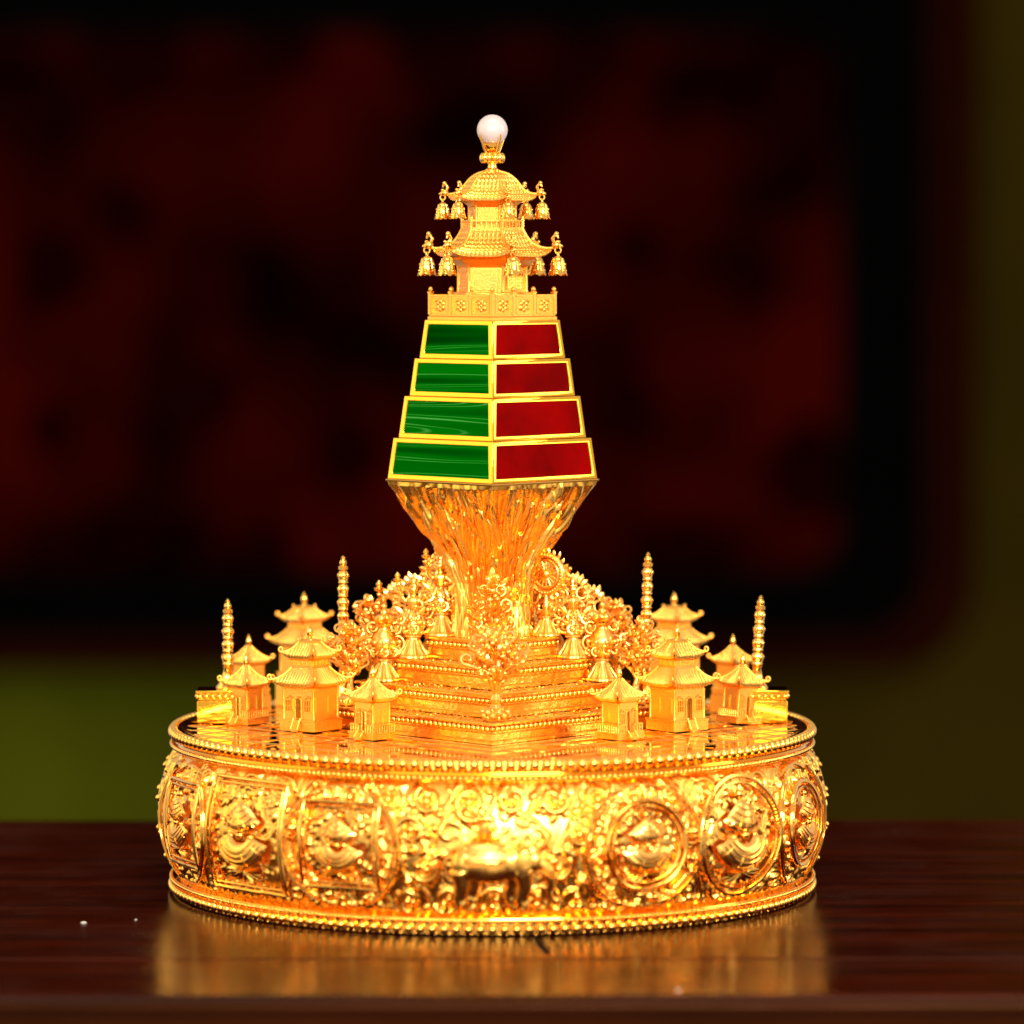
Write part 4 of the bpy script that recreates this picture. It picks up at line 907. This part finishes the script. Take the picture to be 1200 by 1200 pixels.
def tree(label, loc, rz, seed, hgt=98, wid=34, tilt=0, bold=False):
    rd = random.Random(seed); p = thing('jewel_tree', label, 'tree ornament', loc, rz, 'jewel trees'); p.rotation_euler = (0, tilt, rz)
    g = MB(); g.lathe([(13, 0), (14, 2), (11, 4), (12, 7), (8, 11), (9, 14), (4, 19), (3.2, 24)], 24, flute=8, fl=.08)
    for k in range(10): a = 2*PI*k/10; g.sph((11.5*math.cos(a), 11.5*math.sin(a), 4), 2.6, 7, 5); g.sph((7*math.cos(a+.3), 7*math.sin(a+.3), 12), 2.2, 7, 5)
    g.build('pedestal', GF, p, 50)
    tr = MB(); top = hgt-14; tr.tube([(0, 0, 18), (1.5, 0, 35), (-1, 0, 52), (0, 0, top)], (3.4, 2.8, 2.2, 1.4), 8); cw = MB()
    NBR = 15 if bold else 26; bq = 1.45 if bold else 1.0
    for k in range(NBR):
        z = (38 if bold else 30)+(top-(46 if bold else 36))*k/(NBR-1); a = k*2.4; L_ = wid*(.45+.55*math.sin(PI*min(1, (k*26/NBR+5)/30)))*rd.uniform(.75, 1.05); dx, dy = math.cos(a), math.sin(a)*.8
        P = [(dx*L_*t, dy*L_*t, z+10*math.sin(t*PI*.55)+5*t*t) for t in np.linspace(0, 1, 8)]; e_ = P[-1]
        C2 = [(e_[0]+dx*4*bq*math.sin(q), e_[1]+dy*4*bq*math.sin(q), e_[2]+bq*(4-4*math.cos(q))) for q in np.linspace(.2, PI*1.6, 9)]
        tr.tube(P+C2, list(np.linspace(1.9*bq, 1.2*bq, 17)), 6); cw.sph(C2[-1], 2.6*bq, 8, 6)
        for j in range(7):
            t = rd.uniform(.25, 1); c = P[int(t*7)]; v = Vector((rd.uniform(-1, 1), rd.uniform(-1, 1), rd.uniform(-.3, 1))).normalized()
            cw.leaf(c, tuple(Vector(c)+v*rd.uniform(7, 12)), rd.uniform(4.5, 6.5)*bq, 1.6*bq, (rd.uniform(-1, 1), -1, .3))
        for j in range(3):
            c = P[rd.randrange(3, 8)]; cw.sph((c[0]+rd.uniform(-3, 3), c[1]+rd.uniform(-3, 3), c[2]+rd.uniform(0, 4)), rd.uniform(2.0, 3.2), 7, 5)
    if bold:
        for k in range(70):
            a = rd.uniform(0, 2*PI); q = rd.uniform(-1, 1); rr = math.sqrt(1-q*q)*rd.uniform(.55, 1); c = Vector((24*rr*math.cos(a), 17*rr*math.sin(a), 66+24*q))
            if k % 2: cw.sph(c, rd.uniform(2.6, 4.6), 9, 6)
            else: cw.leaf(c*1.0, c+Vector((math.cos(a), math.sin(a), rd.uniform(.1, .9)))*rd.uniform(8, 13), 8, 2.6, (math.cos(a), math.sin(a), .4))
        for k in range(14): a = 2*PI*k/14; cw.sph((15*math.cos(a), 15*math.sin(a), 6+4*(k % 2)), 3.6, 8, 6)
        cw.lathe([(5, 18), (7, 24), (4, 30), (6, 36), (9, 44)], 14)
    cw.sph((0, 0, top+4), 4.2, 10, 7); cw.leaf((0, 0, top+6), (0, 0, hgt+2), 6, 2.4)
    for k in range(8): a = k*PI/4; cw.leaf((0, 0, top), (8*math.cos(a), 8*math.sin(a), top+6), 5, 1.4, (math.cos(a), math.sin(a), .5))
    tr.build('trunk', GF, p, 60); cw.build('crown', GF, p, 35)
t4, t3, t2, t1 = [t[2]+.6 for t in reversed(TER)]
G_, Rr_ = 'green-panelled side', 'red-panelled side'
dancer('ribboned gilded figurine with flame halo on the top terrace, green-panelled side', (-60, 0, t4), R_(-12), 1, 1.16)
wheel('gilded spoked wheel on a fluted pedestal on the top terrace, red-panelled side', (63, -4, t4), R_(-32))
dancer('ribboned figurine on the third terrace corner, green-panelled side', (-93, -2, t3), R_(-20), 2, 1.14)
dancer('ribboned figurine on the third terrace corner, red-panelled side', (95, -2, t3), R_(18), 3, 1.14)
vase('gilded treasure vase with jewels on the second terrace, green-panelled side', (-127, -2, t2), 0, 1.1)
vase('gilded treasure vase with jewels on the second terrace, red-panelled side', (129, -2, t2), .3, 1.12)
tree('gilded jewel tree on the lowest terrace corner, green-panelled side', (-167, -6, t1), .3, 5, 96, 27)
tree('leaning gilded jewel tree on the lowest terrace corner, red-panelled side', (166, -6, t1), .9, 6, 100, 26, R_(9))
tree('gilded jewel tree on the corner of the lowest terrace in front of the mountain', (4, -183, t1), 0, 8, 100, 36, bold=True)
dancer('ribboned figurine behind the third terrace figurine, green-panelled side', (-66, 42, t3), R_(-35), 11, 1.3)
dancer('ribboned figurine behind the third terrace figurine, red-panelled side', (70, 42, t3), R_(35), 12, 1.34)
dancer('ribboned figurine half hidden behind the treasure vase, green-panelled side', (-113, 40, t2), R_(-25), 13, 1.3)
dancer('ribboned figurine half hidden behind the treasure vase, red-panelled side', (117, 40, t2), R_(25), 14, 1.26)
tree('gilded jewel tree behind the tall banner column, green-panelled side', (-144, 54, t1), .8, 15, 122, 28)
tree('gilded jewel tree behind the tall banner column, red-panelled side', (146, 54, t1), .1, 16, 118, 28)
tree('gilded jewel tree beside the mountain foot, green-panelled side', (-44, 30, t4), .4, 17, 92, 24)
tree('gilded jewel tree beside the mountain foot behind the wheel, red-panelled side', (50, 28, t4), 1.4, 18, 96, 24)
# jewel heap at the foot of the mountain
jh = thing('jewel_heap', 'bright heap of gilded jewels and petals at the mountain foot', 'jewel heap', (0, -60, t4))
MB().lathe([(20, 0), (21, 2), (18, 4), (20, 8), (13, 12)], 32, flute=10, fl=.06).build('lotus_foot', GF, jh, 50)
g = MB()
for k in range(16): a = 2*PI*k/16; g.leaf((15*math.cos(a), 15*math.sin(a)*.8, 3), (27*math.cos(a), 20*math.sin(a)*.8, 17), 9, 2, (math.cos(a), math.sin(a), .7))
g.build('petal', GF, jh, 40)
g = MB()
for k in range(46):
    z = random.uniform(8, 72); rr = 25*(1-z/88)*math.sqrt(random.uniform(.2, 1)); a = random.uniform(0, 2*PI); g.sph((rr*math.cos(a), rr*math.sin(a)*.8, z), random.uniform(2.6, 4.8), 9, 6)
for k in range(40):
    z = random.uniform(10, 66); rr = 24*(1-z/95); a = random.uniform(0, 2*PI); v = Vector((math.cos(a), math.sin(a)*.8, random.uniform(.2, 1.2)))*random.uniform(9, 15); c = Vector((rr*math.cos(a), rr*math.sin(a)*.8, z)); g.leaf(c, c+v, 8, 2.6, (math.cos(a), math.sin(a), .4))
g.leaf((0, 0, 66), (0, 0, 86), 8, 3); g.build('jewel_cluster', GF, jh, 40)
g = MB()
for sx in (-1, 1): scroll(g, 1, (sx*18, -2, 10), 9, sx, 1.9); scroll(g, 1, (sx*15, -1, 32), 8, sx, 1.8); scroll(g, 1, (sx*9, 0, 50), 7, sx, 1.7)
g.build('ribbon', GF, jh, 60)
